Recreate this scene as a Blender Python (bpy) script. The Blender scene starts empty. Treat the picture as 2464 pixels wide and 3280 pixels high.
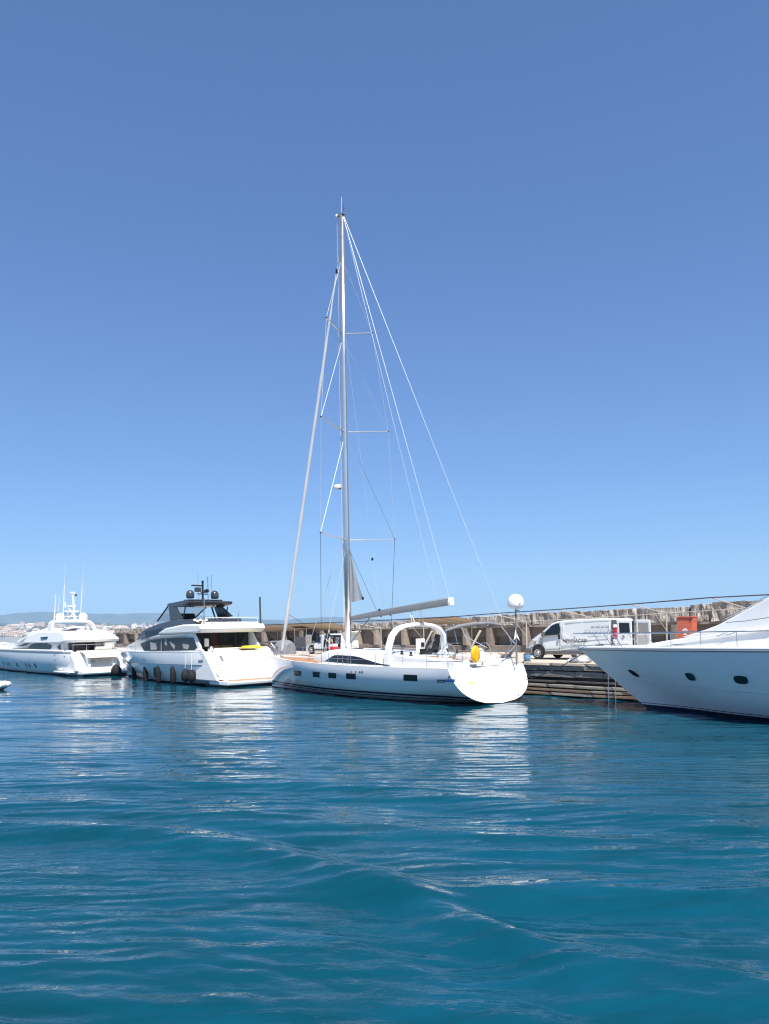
import bpy, bmesh, math, random
import numpy as np
from mathutils import Vector, Matrix
random.seed(7); RNG = np.random.default_rng(7)
SC = bpy.context.scene
COL = SC.collection
PI = math.pi
# ------------------------------------------------------------------ camera
CAM_H = 3.4; FPX = 2465.0; PCX = 1232.0; PCY = 2013.5; ROLL = math.radians(1.05)
camd = bpy.data.cameras.new('camera'); cam = bpy.data.objects.new('camera', camd); COL.objects.link(cam)
camd.sensor_fit = 'VERTICAL'; camd.sensor_height = 36.0; camd.lens = FPX / 3280 * 36
camd.shift_y = (PCY - 1640) / 3280
camd.clip_start = 0.1; camd.clip_end = 80000
cam.matrix_world = Matrix.Translation((0, 0, CAM_H)) @ Matrix((
    (math.cos(ROLL), math.sin(ROLL), 0, 0), (0, 0, -1, 0), (-math.sin(ROLL), math.cos(ROLL), 0, 0), (0, 0, 0, 1)))
SC.camera = cam
# ------------------------------------------------------------------ light
SUN_AZ = math.atan2(0.27, -0.963)        # clockwise from +Y: high behind the camera, a little to the right
SUN_EL = math.radians(57)
world = bpy.data.worlds.new('World'); SC.world = world; world.use_nodes = True
nt = world.node_tree; nt.nodes.clear()
sky = nt.nodes.new('ShaderNodeTexSky'); sky.sky_type = 'NISHITA'; sky.sun_disc = False
sky.sun_elevation = SUN_EL; sky.sun_rotation = SUN_AZ
sky.altitude = 0; sky.air_density = 1.0; sky.dust_density = 0.1; sky.ozone_density = 4.0
bg = nt.nodes.new('ShaderNodeBackground'); bg.inputs[1].default_value = 0.084
wo = nt.nodes.new('ShaderNodeOutputWorld')
tint = nt.nodes.new('ShaderNodeMix'); tint.data_type = 'RGBA'; tint.blend_type = 'MULTIPLY'; tint.inputs[0].default_value = 1; tint.inputs[7].default_value = (.87, 1.135, 1.60, 1)
gm = nt.nodes.new('ShaderNodeGamma'); gm.inputs[1].default_value = .77; nt.links.new(sky.outputs[0], gm.inputs[0]); nt.links.new(gm.outputs[0], tint.inputs[6]); nt.links.new(tint.outputs[2], bg.inputs[0]); nt.links.new(bg.outputs[0], wo.inputs[0])
sd = bpy.data.lights.new('sun', 'SUN'); sd.energy = 5.0; sd.angle = math.radians(0.53); sd.color = (1, 0.95, 0.87)
so = bpy.data.objects.new('sun', sd); COL.objects.link(so)
sdir = Vector((math.cos(SUN_EL) * math.sin(SUN_AZ), math.cos(SUN_EL) * math.cos(SUN_AZ), math.sin(SUN_EL)))
so.rotation_euler = sdir.to_track_quat('Z', 'Y').to_euler(); so.location = (40, -30, 60)
SC.view_settings.view_transform = 'Standard'; SC.view_settings.look = 'None'
SC.view_settings.exposure = 0.62; SC.view_settings.gamma = 1.0
try: SC.view_settings.use_curve_mapping = False
except Exception: pass
SC.cycles.use_denoising = True
try: SC.cycles.denoiser = 'OPENIMAGEDENOISE'
except Exception: pass
SC.cycles.max_bounces = 8; SC.cycles.volume_bounces = 1; SC.cycles.transparent_max_bounces = 12
SC.cycles.caustics_reflective = True; SC.cycles.caustics_refractive = False
SC.cycles.sample_clamp_indirect = 6.0
SC.cycles.filter_width = 1.2
# ------------------------------------------------------------------ pixel helpers (a pixel gives a direction, a plane gives the distance)
_R = np.array([math.cos(ROLL), 0, -math.sin(ROLL)]); _U = np.array([math.sin(ROLL), 0, math.cos(ROLL)])
_C = np.array([0, 0, CAM_H])
def ray(px, py): return (px - PCX) / FPX * _R - (py - PCY) / FPX * _U + np.array([0, 1.0, 0])
def ground(px, py, z=0.0):
    d = ray(px, py); return _C + (z - CAM_H) / d[2] * d
class Frame:
    """x forward, y to port, z up; theta = heading left of the view axis"""
    def __init__(s, o, deg):
        th = math.radians(deg); s.o = np.array([o[0], o[1], 0.0]); s.rot = PI / 2 + th
        s.X = np.array([-math.sin(th), math.cos(th), 0]); s.Y = np.array([-math.cos(th), -math.sin(th), 0])
    def w(s, x, y, z): return s.o + x * s.X + y * s.Y + np.array([0, 0, z])
    def loc(s, p):
        p = np.asarray(p) - s.o; return np.array([p @ s.X, p @ s.Y, p[2]])
    def onY(s, px, py, y):
        d = ray(px, py); t = (y - (_C - s.o) @ s.Y) / (d @ s.Y); return s.loc(_C + t * d)
    def onX(s, px, py, x):
        d = ray(px, py); t = (x - (_C - s.o) @ s.X) / (d @ s.X); return s.loc(_C + t * d)
    def onZ(s, px, py, z): return s.loc(ground(px, py, z))
FS = Frame(ground(1600, 2253)[:2], 43)
FM = Frame((-7.39, 47.08), 43)
FA = Frame((-22.53, 61.82), 43)
FB = Frame(ground(2078, 2269)[:2], 38)
FQ = Frame((FS.o - 4.3 * FS.Y)[:2], 43)
def Z2(x, y): return (360 + x * .3249, 1820 + y * .3249)
def Z1(x, y): return (x * .2527, 1780 + y * .2527)
def Z3(x, y): return (840 + x * .2768, 1900 + y * .2768)
def Z4(x, y): return (1240 + x * .3129, 1860 + y * .3129)
def Z5(x, y): return (1640 + x * .2768, 1860 + y * .2768)
def Z6(x, y): return (1860 + x * .3634, 1860 + y * .3634)
# ------------------------------------------------------------------ materials
MATS = {}
def nd(t, k, **kw):
    n = t.nodes.new(k)
    for a, b in kw.items(): setattr(n, a, b)
    return n
def mat(name, col, rough=.5, metal=0., var=.0, vscale=3., bump=0., bscale=20., coat=0., spec=.5, stretch=None, col2=None, thr=None):
    m = bpy.data.materials.new(name); m.use_nodes = True; t = m.node_tree
    b = t.nodes['Principled BSDF']
    b.inputs['Base Color'].default_value = (*col, 1); b.inputs['Roughness'].default_value = rough
    b.inputs['Metallic'].default_value = metal; b.inputs['Specular IOR Level'].default_value = spec
    if coat: b.inputs['Coat Weight'].default_value = coat; b.inputs['Coat Roughness'].default_value = .04
    tc = nd(t, 'ShaderNodeTexCoord'); mp = nd(t, 'ShaderNodeMapping')
    t.links.new(tc.outputs['Object'], mp.inputs[0])
    if stretch: mp.inputs['Scale'].default_value = stretch
    if var or col2:
        n = nd(t, 'ShaderNodeTexNoise'); n.inputs['Scale'].default_value = vscale; n.inputs['Detail'].default_value = 6
        n.inputs['Roughness'].default_value = .65
        t.links.new(mp.outputs[0], n.inputs[0])
        r = nd(t, 'ShaderNodeValToRGB'); lo, hi = thr or (.3, .7)
        r.color_ramp.elements[0].position = lo; r.color_ramp.elements[1].position = hi
        c2 = col2 or tuple(min(1, c * (1 + var)) for c in col)
        c1 = col if col2 else tuple(c * (1 - var) for c in col)
        r.color_ramp.elements[0].color = (*c1, 1); r.color_ramp.elements[1].color = (*c2, 1)
        t.links.new(n.outputs[0], r.inputs[0]); t.links.new(r.outputs[0], b.inputs['Base Color'])
        rm = nd(t, 'ShaderNodeMapRange'); rm.inputs[3].default_value = max(0, rough * .8); rm.inputs[4].default_value = min(1, rough * 1.25)
        t.links.new(n.outputs[0], rm.inputs[0]); t.links.new(rm.outputs[0], b.inputs['Roughness'])
    if bump:
        n2 = nd(t, 'ShaderNodeTexNoise'); n2.inputs['Scale'].default_value = bscale; n2.inputs['Detail'].default_value = 5
        t.links.new(mp.outputs[0], n2.inputs[0])
        bp = nd(t, 'ShaderNodeBump'); bp.inputs['Strength'].default_value = 1; bp.inputs['Distance'].default_value = bump
        t.links.new(n2.outputs[0], bp.inputs['Height']); t.links.new(bp.outputs[0], b.inputs['Normal'])
    MATS[name] = m; return m
mat('gelcoat', (.80, .80, .79), .13, var=.025, vscale=1.2, coat=.5, bump=.0015, bscale=1.3)
mat('white_paint', (.80, .80, .78), .3, var=.03, vscale=2)
mat('cream', (.74, .69, .60), .45, var=.05, vscale=3)
mat('grey_paint', (.045, .05, .06), .25, var=.08, vscale=1.5, coat=.3)
mat('grey_mid', (.19, .20, .215), .35, var=.08)
mat('black', (.012, .012, .014), .4)
mat('rubber', (.007, .008, .012), .8, var=.2, vscale=6)
mat('glass', (.012, .015, .019), .05, spec=.55)
mat('navy', (.012, .02, .045), .2, coat=.3)
mat('antifoul', (.01, .014, .028), .6)
mat('teak', (.42, .22, .11), .6, var=.25, vscale=4, stretch=(.5, 14, 1))
mat('steel', (.60, .60, .60), .33, metal=1.)
mat('alu', (.52, .54, .55), .35, metal=.85, var=.05)
mat('mast_white', (.74, .74, .73), .3, metal=.9, var=.03)
mat('boom_grey', (.22, .23, .235), .4, var=.08, vscale=2)
mat('sail', (.40, .41, .42), .8, var=.12, vscale=3, bump=.01, bscale=4)
mat('genoa', (.66, .66, .66), .8, var=.12, vscale=5, stretch=(6, 6, 1.2), bump=.02, bscale=8)
mat('rope', (.70, .70, .68), .8); mat('frame_paint', (.44, .40, .35), .6, var=.1)
mat('rope_dark', (.06, .07, .09), .8)
mat('wire', (.50, .52, .54), .4, metal=.2)
mat('yellow', (.85, .42, .01), .5, var=.08)
mat('yellow_light', (.9, .68, .03), .5)
mat('red', (.62, .03, .03), .6)
mat('orange_metal', (.50, .125, .075), .42, var=.1, vscale=4)
mat('canvas_tan', (.46, .38, .30), .85, var=.1, vscale=1.5, bump=.02, bscale=2)
mat('canvas_grey', (.20, .205, .22), .85, var=.1, bump=.01, bscale=4)
mat('concrete', (.21, .18, .155), .9, var=.22, vscale=1.1, bump=.02, bscale=9)
mat('concrete_light', (.29, .25, .21), .9, var=.2, vscale=.8, bump=.02, bscale=9)
mat('paving', (.50, .43, .35), .9, var=.14, vscale=.5, bump=.01, bscale=12)
mat('rock', (.17, .158, .145), .92, var=.0, vscale=2.2, bump=.12, bscale=6.5, stretch=(1.8, 1.8, .45), col2=(.54, .49, .43), thr=(.36, .66))
mat('stone', (.20, .175, .15), .9, vscale=1.3, bump=.03, bscale=8, col2=(.36, .32, .28), thr=(.3, .75))
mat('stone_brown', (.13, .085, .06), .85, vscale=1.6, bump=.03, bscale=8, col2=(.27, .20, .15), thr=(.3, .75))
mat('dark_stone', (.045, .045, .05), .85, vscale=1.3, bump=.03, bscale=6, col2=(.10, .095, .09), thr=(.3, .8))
mat('van_white', (.72, .75, .75), .2, var=.02, coat=.4)
mat('plastic_grey', (.11, .105, .105), .6, var=.06)
mat('tail_red', (.45, .012, .03), .15, coat=.5)
mat('tyre', (.022, .022, .024), .85)
mat('wheel_alloy', (.45, .46, .48), .35, metal=.7)
mat('text_dark', (.03, .032, .04), .6)
mat('text_grey', (.42, .45, .46), .6)
mat('sticker_blue', (.10, .24, .55), .4)
mat('interior', (.30, .30, .30), .7, var=.1)
mat('skin', (.50, .29, .20), .6)
mat('cloth_dark', (.035, .04, .055), .9, var=.2)
mat('blue_rope', (.10, .30, .50), .8, var=.2, bump=.01, bscale=40)
mat('town_white', (.80, .77, .72), .9); mat('town_tan', (.56, .48, .38), .9); mat('roof_tile', (.46, .33, .27), .9)
mat('town_grey', (.50, .50, .50), .9)
cg = mat('clear_glass', (.30, .42, .52), .05); cg.node_tree.nodes['Principled BSDF'].inputs['Alpha'].default_value = .38
# ------------------------------------------------------------------ mesh builder
class MB:
    def __init__(s): s.v = []; s.f = []
    def add(s, vs, fs):
        o = len(s.v); s.v += [tuple(map(float, p)) for p in vs]; s.f += [tuple(i + o for i in q) for q in fs]; return s
    def box(s, c, d, rz=0, ry=0, taper=1.0):
        hx, hy, hz = d[0] / 2, d[1] / 2, d[2] / 2; M = Matrix.Rotation(rz, 3, 'Z') @ Matrix.Rotation(ry, 3, 'Y')
        vs = []
        for z in (-1, 1):
            k = taper if z > 0 else 1
            for x, y in ((-1, -1), (1, -1), (1, 1), (-1, 1)):
                vs.append(tuple(M @ Vector((x * hx * k, y * hy * k, z * hz)) + Vector(c)))
        return s.add(vs, [(3, 2, 1, 0), (4, 5, 6, 7), (0, 1, 5, 4), (1, 2, 6, 5), (2, 3, 7, 6), (3, 0, 4, 7)])
    def tube(s, pts, r, n=8, ry=None):
        pts = [Vector(p) for p in pts]; rs = r if hasattr(r, '__len__') else [r] * len(pts)
        vs = []; up = None
        for i, p in enumerate(pts):
            a = pts[max(0, i - 1)]; b = pts[min(len(pts) - 1, i + 1)]; t = (b - a).normalized()
            if up is None: up = Vector((0, 0, 1)) if abs(t.z) < .9 else Vector((1, 0, 0))
            u = (up - t * up.dot(t)).normalized(); w = t.cross(u); up = u
            for k in range(n):
                an = 2 * PI * k / n; vs.append(p + u * (rs[i] * (ry or 1) * math.cos(an)) + w * (rs[i] * math.sin(an)))
        m = len(pts)
        fs = [(i * n + k, i * n + (k + 1) % n, (i + 1) * n + (k + 1) % n, (i + 1) * n + k) for i in range(m - 1) for k in range(n)]
        fs.append(tuple(range(n - 1, -1, -1))); fs.append(tuple((m - 1) * n + k for k in range(n)))
        return s.add(vs, fs)
    def lathe(s, prof, c=(0, 0, 0), n=20, axis='Z', sx=1.0, sy=1.0):
        vs = []
        for r, h in prof:
            for k in range(n):
                a = 2 * PI * k / n; p = (r * math.cos(a) * sx, r * math.sin(a) * sy, h)
                if axis == 'Y': p = (p[0], p[2], p[1])
                elif axis == 'X': p = (p[2], p[0], p[1])
                vs.append((p[0] + c[0], p[1] + c[1], p[2] + c[2]))
        m = len(prof)
        fs = [(i * n + k, i * n + (k + 1) % n, (i + 1) * n + (k + 1) % n, (i + 1) * n + k) for i in range(m - 1) for k in range(n)]
        fs.append(tuple(range(n - 1, -1, -1))); fs.append(tuple((m - 1) * n + k for k in range(n)))
        return s.add(vs, fs)
    def loft(s, secs, close=False, caps=True):
        n = len(secs[0]); vs = [p for q in secs for p in q]; m = len(secs); e = n if close else n - 1
        fs = [(i * n + k, i * n + (k + 1) % n, (i + 1) * n + (k + 1) % n, (i + 1) * n + k) for i in range(m - 1) for k in range(e)]
        if caps and close: fs.append(tuple(range(n - 1, -1, -1))); fs.append(tuple((m - 1) * n + k for k in range(n)))
        return s.add(vs, fs)
    def prism(s, poly, hw, y0=None, crown=0):
        """(x,z) outline carried across y; hw = half width, number or f(x,z); y0 makes it one-sided (y0..hw)"""
        f = hw if callable(hw) else (lambda x, z: hw)
        g = (lambda x, z: -f(x, z)) if y0 is None else (y0 if callable(y0) else (lambda x, z: y0))
        n = len(poly); vs = [(x, f(x, z), z) for x, z in poly] + [(x, g(x, z), z) for x, z in poly]
        fs = [tuple(range(n)), tuple(range(2 * n - 1, n - 1, -1))]
        fs += [(i, n + i, n + (i + 1) % n, (i + 1) % n) for i in range(n)]
        return s.add(vs, fs)
    def build(s, name, m, parent=None, smooth=False, bevel=0, seg=2, sub=0):
        me = bpy.data.meshes.new(name); me.from_pydata(s.v, [], s.f)
        bm = bmesh.new(); bm.from_mesh(me); bmesh.ops.remove_doubles(bm, verts=bm.verts, dist=1e-5)
        bmesh.ops.recalc_face_normals(bm, faces=bm.faces); bm.to_mesh(me); bm.free()
        me.materials.append(MATS[m] if isinstance(m, str) else m)
        o = bpy.data.objects.new(name, me); COL.objects.link(o)
        if parent is not None: o.parent = parent
        if smooth:
            for p in me.polygons: p.use_smooth = True
            if smooth != 'all':
                try: me.set_sharp_from_angle(angle=math.radians(38))
                except Exception: pass
        if bevel:
            md = o.modifiers.new('bevel', 'BEVEL'); md.width = bevel; md.segments = seg; md.limit_method = 'ANGLE'; md.angle_limit = math.radians(28)
            md.harden_normals = False
        if sub:
            md = o.modifiers.new('sub', 'SUBSURF'); md.levels = sub; md.render_levels = sub
        return o
def tag(o, label, cat=None, group=None, kind=None):
    if label: o['label'] = label
    if cat: o['category'] = cat
    if group: o['group'] = group
    if kind: o['kind'] = kind
    return o
def root(name, label, cat, loc=(0, 0, 0), rz=0, group=None):
    o = bpy.data.objects.new(name, None); COL.objects.link(o); o.location = loc; o.rotation_euler = (0, 0, rz); o.empty_display_size = .3
    return tag(o, label, cat, group)
def boat_root(name, F, label, cat): return root(name, label, cat, tuple(F.o), F.rot)
def cp(o, parent=None, loc=None, rz=None):
    c = o.copy(); COL.objects.link(c); c.parent = parent
    if loc is not None: c.location = loc
    if rz is not None: c.rotation_euler = (0, 0, rz)
    for ch in list(o.children): cp(ch, c)
    return c
def text_mesh(name, body, size, m, parent, loc, rot, ext=.002, sx=1.0, shear=0, bold=0.):
    cu = bpy.data.curves.new(name, 'FONT'); cu.body = body; cu.size = size; cu.extrude = ext; cu.shear = shear; cu.offset = bold
    cu.align_x = 'CENTER'; cu.align_y = 'CENTER'
    to = bpy.data.objects.new(name + '_tmp', cu); COL.objects.link(to)
    dg = bpy.context.evaluated_depsgraph_get(); me = bpy.data.meshes.new_from_object(to.evaluated_get(dg))
    bpy.data.objects.remove(to); me.materials.clear(); me.materials.append(MATS[m])
    o = bpy.data.objects.new(name, me); COL.objects.link(o); o.parent = parent; o.location = loc
    o.rotation_euler = rot; o.scale = (sx, 1, 1); return o
def interp(x, xs, ys): return float(np.interp(x, xs, ys))
def spl(xs, ys):
    """smooth (monotone-ish) interpolation through table points"""
    xs = np.array(xs, float); ys = np.array(ys, float); d = np.gradient(ys, xs)
    def f(x):
        x = min(max(x, xs[0]), xs[-1]); i = min(int(np.searchsorted(xs, x, 'right')) - 1, len(xs) - 2); i = max(i, 0)
        h = xs[i + 1] - xs[i]; t = (x - xs[i]) / h
        return float((2*t**3-3*t*t+1)*ys[i] + (t**3-2*t*t+t)*h*d[i] + (-2*t**3+3*t*t)*ys[i+1] + (t**3-t*t)*h*d[i+1])
    return f
class Hull:
    """table rows: x, half beam at sheer, sheer z, keel z, fullness n, exponent e; rake(x)=forward shift per metre above keel ref"""
    def __init__(s, rows, rake=None, zref=0):
        R = np.array(rows, float); s.x0 = R[0, 0]; s.x1 = R[-1, 0]
        s.B, s.S, s.K, s.n, s.e = (spl(R[:, 0], R[:, i]) for i in range(1, 6))
        s.rake = rake or (lambda x: 0.); s.zref = zref
    def y(s, x, z):
        k = s.K(x); S = s.S(x); t = min(max((z - k) / (S - k), 0), 1.12)
        if t <= 1: return max(0, s.B(x)) * (1 - (1 - t) ** s.n(x)) ** s.e(x)
        return max(0, s.B(x))
    def pt(s, x, z, off=0., side=1):
        Y = s.y(x, z)
        if off:
            e = .05; ya = s.y(x, z + e) - s.y(x, z - e); xa = s.y(min(x + e, s.x1), z) - s.y(max(x - e, s.x0), z)
            nx, ny, nz = -xa / (2 * e), 1., -ya / (2 * e); L = math.sqrt(nx * nx + 1 + nz * nz); Y += off * 1 / L
            return (x + s.rake(x) * (z - s.zref) + off * nx / L, side * Y, z + off * nz / L)
        return (x + s.rake(x) * (z - s.zref), side * Y, z)
    def grid(s, xs, nt=14, zlo=None, zhi=None, off=0., sides=(1, -1)):
        mb = MB()
        for sd_ in sides:
            secs = []
            for x in xs:
                k = s.K(x) if zlo is None else (zlo(x) if callable(zlo) else zlo); S = s.S(x) if zhi is None else (zhi(x) if callable(zhi) else zhi)
                secs.append([s.pt(x, k + (S - k) * (i / nt), off, sd_) for i in range(nt + 1)])
            mb.loft(secs, caps=False)
        return mb
    def cap(s, x, nt=14, off=0):
        k = s.K(x); S = s.S(x)
        a = [s.pt(x, k + (S - k) * (i / nt)) for i in range(nt + 1)]; b = [s.pt(x, k + (S - k) * (i / nt), 0, -1) for i in range(nt + 1)]
        mb = MB(); mb.loft([a, b], caps=False)
        if off: mb.v = [(p[0] + off, p[1], p[2]) for p in mb.v]
        return mb
    def hit(s, F, px, py, g=2.3):
        Y = g
        for _ in range(14):
            X, _y, z = F.onY(px, py, Y); x = X
            for _ in range(4): x = X - s.rake(x) * (z - s.zref)
            Y = .5 * Y + .5 * s.y(x, z)
        return x, z
    def quad(s, F, pix, off=.012, g=2.3, n=4):
        """patch of plating over four traced corners (tl, tr, br, bl)"""
        c = [s.hit(F, *p, g) for p in pix]; mb = MB(); secs = []
        for i in range(n + 1):
            a = i / n; row = []
            for j in range(n + 1):
                b = j / n
                x = (c[0][0]*(1-a)+c[1][0]*a)*(1-b)+(c[3][0]*(1-a)+c[2][0]*a)*b
                z = (c[0][1]*(1-a)+c[1][1]*a)*(1-b)+(c[3][1]*(1-a)+c[2][1]*a)*b
                row.append(s.pt(x, z, off))
            secs.append(row)
        return mb.loft(secs, caps=False)
    def ellipse(s, F, px, py, rx, rz, off=.01, g=2.3, n=24, p=2.6, skew=0):
        x0, z0 = s.hit(F, px, py, g); mb = MB(); vs = [s.pt(x0, z0, off)]
        for k in range(n):
            a = 2 * PI * k / n; cx = math.copysign(abs(math.cos(a)) ** (2 / p), math.cos(a)); cz = math.copysign(abs(math.sin(a)) ** (2 / p), math.sin(a))
            vs.append(s.pt(x0 + rx * cx + skew * cz * rz, z0 + rz * cz, off))
        return mb.add(vs, [(0, 1 + k, 1 + (k + 1) % n) for k in range(n)])
def frange(a, b, n): return [a + (b - a) * i / n for i in range(n + 1)]
# ================================================================== WATER
def water_material():
    m = bpy.data.materials.new('sea_water'); m.use_nodes = True; t = m.node_tree; b = t.nodes['Principled BSDF']
    b.inputs['Roughness'].default_value = .035; b.inputs['IOR'].default_value = 1.333
    geo = nd(t, 'ShaderNodeNewGeometry')
    n0 = nd(t, 'ShaderNodeTexNoise'); n0.inputs['Scale'].default_value = .11; n0.inputs['Detail'].default_value = 3
    t.links.new(geo.outputs['Position'], n0.inputs[0])
    r = nd(t, 'ShaderNodeValToRGB'); r.color_ramp.elements[0].position = .35; r.color_ramp.elements[1].position = .68
    r.color_ramp.elements[0].color = (.0010, .041, .059, 1); r.color_ramp.elements[1].color = (.0026, .069, .117, 1)
    nb_ = nd(t, 'ShaderNodeTexNoise'); nb_.inputs['Scale'].default_value = .85; nb_.inputs['Detail'].default_value = 5; nb_.inputs['Roughness'].default_value = .6; nb_.inputs['Distortion'].default_value = .7  # ripple-scale tones in the colour stand in for light varying inside the water
    mb_ = nd(t, 'ShaderNodeMapping'); mb_.inputs['Scale'].default_value = (.5, 1.6, 1); mb_.inputs['Rotation'].default_value = (0, 0, .18); t.links.new(geo.outputs['Position'], mb_.inputs[0]); t.links.new(mb_.outputs[0], nb_.inputs[0])
    mx_ = nd(t, 'ShaderNodeMix'); mx_.inputs[0].default_value = .6; t.links.new(n0.outputs[0], mx_.inputs[2]); t.links.new(nb_.outputs[0], mx_.inputs[3])
    t.links.new(mx_.outputs[0], r.inputs[0]); t.links.new(r.outputs[0], b.inputs['Base Color'])
    mp = nd(t, 'ShaderNodeMapping'); mp.inputs['Scale'].default_value = (.55, 1.25, 1); mp.inputs['Rotation'].default_value = (0, 0, .16)
    t.links.new(geo.outputs['Position'], mp.inputs[0])
    n1 = nd(t, 'ShaderNodeTexNoise'); n1.inputs['Scale'].default_value = 2.6; n1.inputs['Detail'].default_value = 4; n1.inputs['Roughness'].default_value = .55
    n1.inputs['Distortion'].default_value = .6
    t.links.new(mp.outputs[0], n1.inputs[0])
    # ripples gather in patches
    n2 = nd(t, 'ShaderNodeTexNoise'); n2.inputs['Scale'].default_value = .22; n2.inputs['Detail'].default_value = 2
    t.links.new(geo.outputs['Position'], n2.inputs[0])
    mr = nd(t, 'ShaderNodeMapRange'); mr.inputs[1].default_value = .35; mr.inputs[2].default_value = .65; mr.inputs[3].default_value = .014; mr.inputs[4].default_value = .040
    t.links.new(n2.outputs[0], mr.inputs[0])
    sx_ = nd(t, 'ShaderNodeSeparateXYZ'); t.links.new(geo.outputs['Position'], sx_.inputs[0])
    sh = nd(t, 'ShaderNodeMapRange'); sh.inputs[1].default_value = 14; sh.inputs[2].default_value = 32; sh.inputs[3].default_value = 1; sh.inputs[4].default_value = .30   # sheltered water along the quay
    t.links.new(sx_.outputs[1], sh.inputs[0]); mu = nd(t, 'ShaderNodeMath', operation='MULTIPLY'); t.links.new(mr.outputs[0], mu.inputs[0]); t.links.new(sh.outputs[0], mu.inputs[1])
    bp = nd(t, 'ShaderNodeBump'); bp.inputs['Strength'].default_value = 1
    t.links.new(mu.outputs[0], bp.inputs['Distance']); t.links.new(n1.outputs[0], bp.inputs['Height'])
    n3 = nd(t, 'ShaderNodeTexNoise'); n3.inputs['Scale'].default_value = 7.5; n3.inputs['Detail'].default_value = 3; n3.inputs['Distortion'].default_value = .8
    t.links.new(mp.outputs[0], n3.inputs[0])
    b2_ = nd(t, 'ShaderNodeBump'); b2_.inputs['Strength'].default_value = 1; m2_ = nd(t, 'ShaderNodeMath', operation='MULTIPLY'); m2_.inputs[1].default_value = .30
    t.links.new(mu.outputs[0], m2_.inputs[0]); t.links.new(m2_.outputs[0], b2_.inputs['Distance']); t.links.new(n3.outputs[0], b2_.inputs['Height'])
    t.links.new(bp.outputs[0], b2_.inputs['Normal'])
    prev = b2_
    for rot, sc, ds, amp, seed in ((.30, .80, 5.0, .36, 0.), (-.05, 1.15, 4.0, .26, 7.3), (.52, .55, 6.0, .38, 3.1)):   # trains of small ripples
        mw = nd(t, 'ShaderNodeMapping'); mw.inputs['Rotation'].default_value = (0, 0, rot); mw.inputs['Location'].default_value = (seed, seed * 2, 0); mw.inputs['Scale'].default_value = (.45, 1, 1)
        t.links.new(geo.outputs['Position'], mw.inputs[0])
        wv = nd(t, 'ShaderNodeTexWave', wave_type='BANDS', bands_direction='Y', wave_profile='SIN'); wv.inputs['Scale'].default_value = sc; wv.inputs['Distortion'].default_value = ds
        wv.inputs['Detail'].default_value = 3; wv.inputs['Detail Scale'].default_value = .9; wv.inputs['Detail Roughness'].default_value = .6
        t.links.new(mw.outputs[0], wv.inputs[0])
        pn = nd(t, 'ShaderNodeTexNoise'); pn.inputs['Scale'].default_value = .35; pn.inputs['Detail'].default_value = 2; ml = nd(t, 'ShaderNodeMapping'); ml.inputs['Location'].default_value = (seed * 5, 3, 0)
        t.links.new(geo.outputs['Position'], ml.inputs[0]); t.links.new(ml.outputs[0], pn.inputs[0])
        pr = nd(t, 'ShaderNodeMapRange'); pr.inputs[1].default_value = .38; pr.inputs[2].default_value = .62; pr.inputs[3].default_value = .25; pr.inputs[4].default_value = 1.0; t.links.new(pn.outputs[0], pr.inputs[0])
        m3 = nd(t, 'ShaderNodeMath', operation='MULTIPLY'); t.links.new(pr.outputs[0], m3.inputs[0]); t.links.new(sh.outputs[0], m3.inputs[1])
        m4 = nd(t, 'ShaderNodeMath', operation='MULTIPLY'); m4.inputs[1].default_value = amp * .040; t.links.new(m3.outputs[0], m4.inputs[0])
        bw = nd(t, 'ShaderNodeBump'); bw.inputs['Strength'].default_value = 1; t.links.new(m4.outputs[0], bw.inputs['Distance']); t.links.new(wv.outputs['Fac'], bw.inputs['Height']); t.links.new(prev.outputs[0], bw.inputs['Normal']); prev = bw
    t.links.new(prev.outputs[0], b.inputs['Normal'])
    return m
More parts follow.
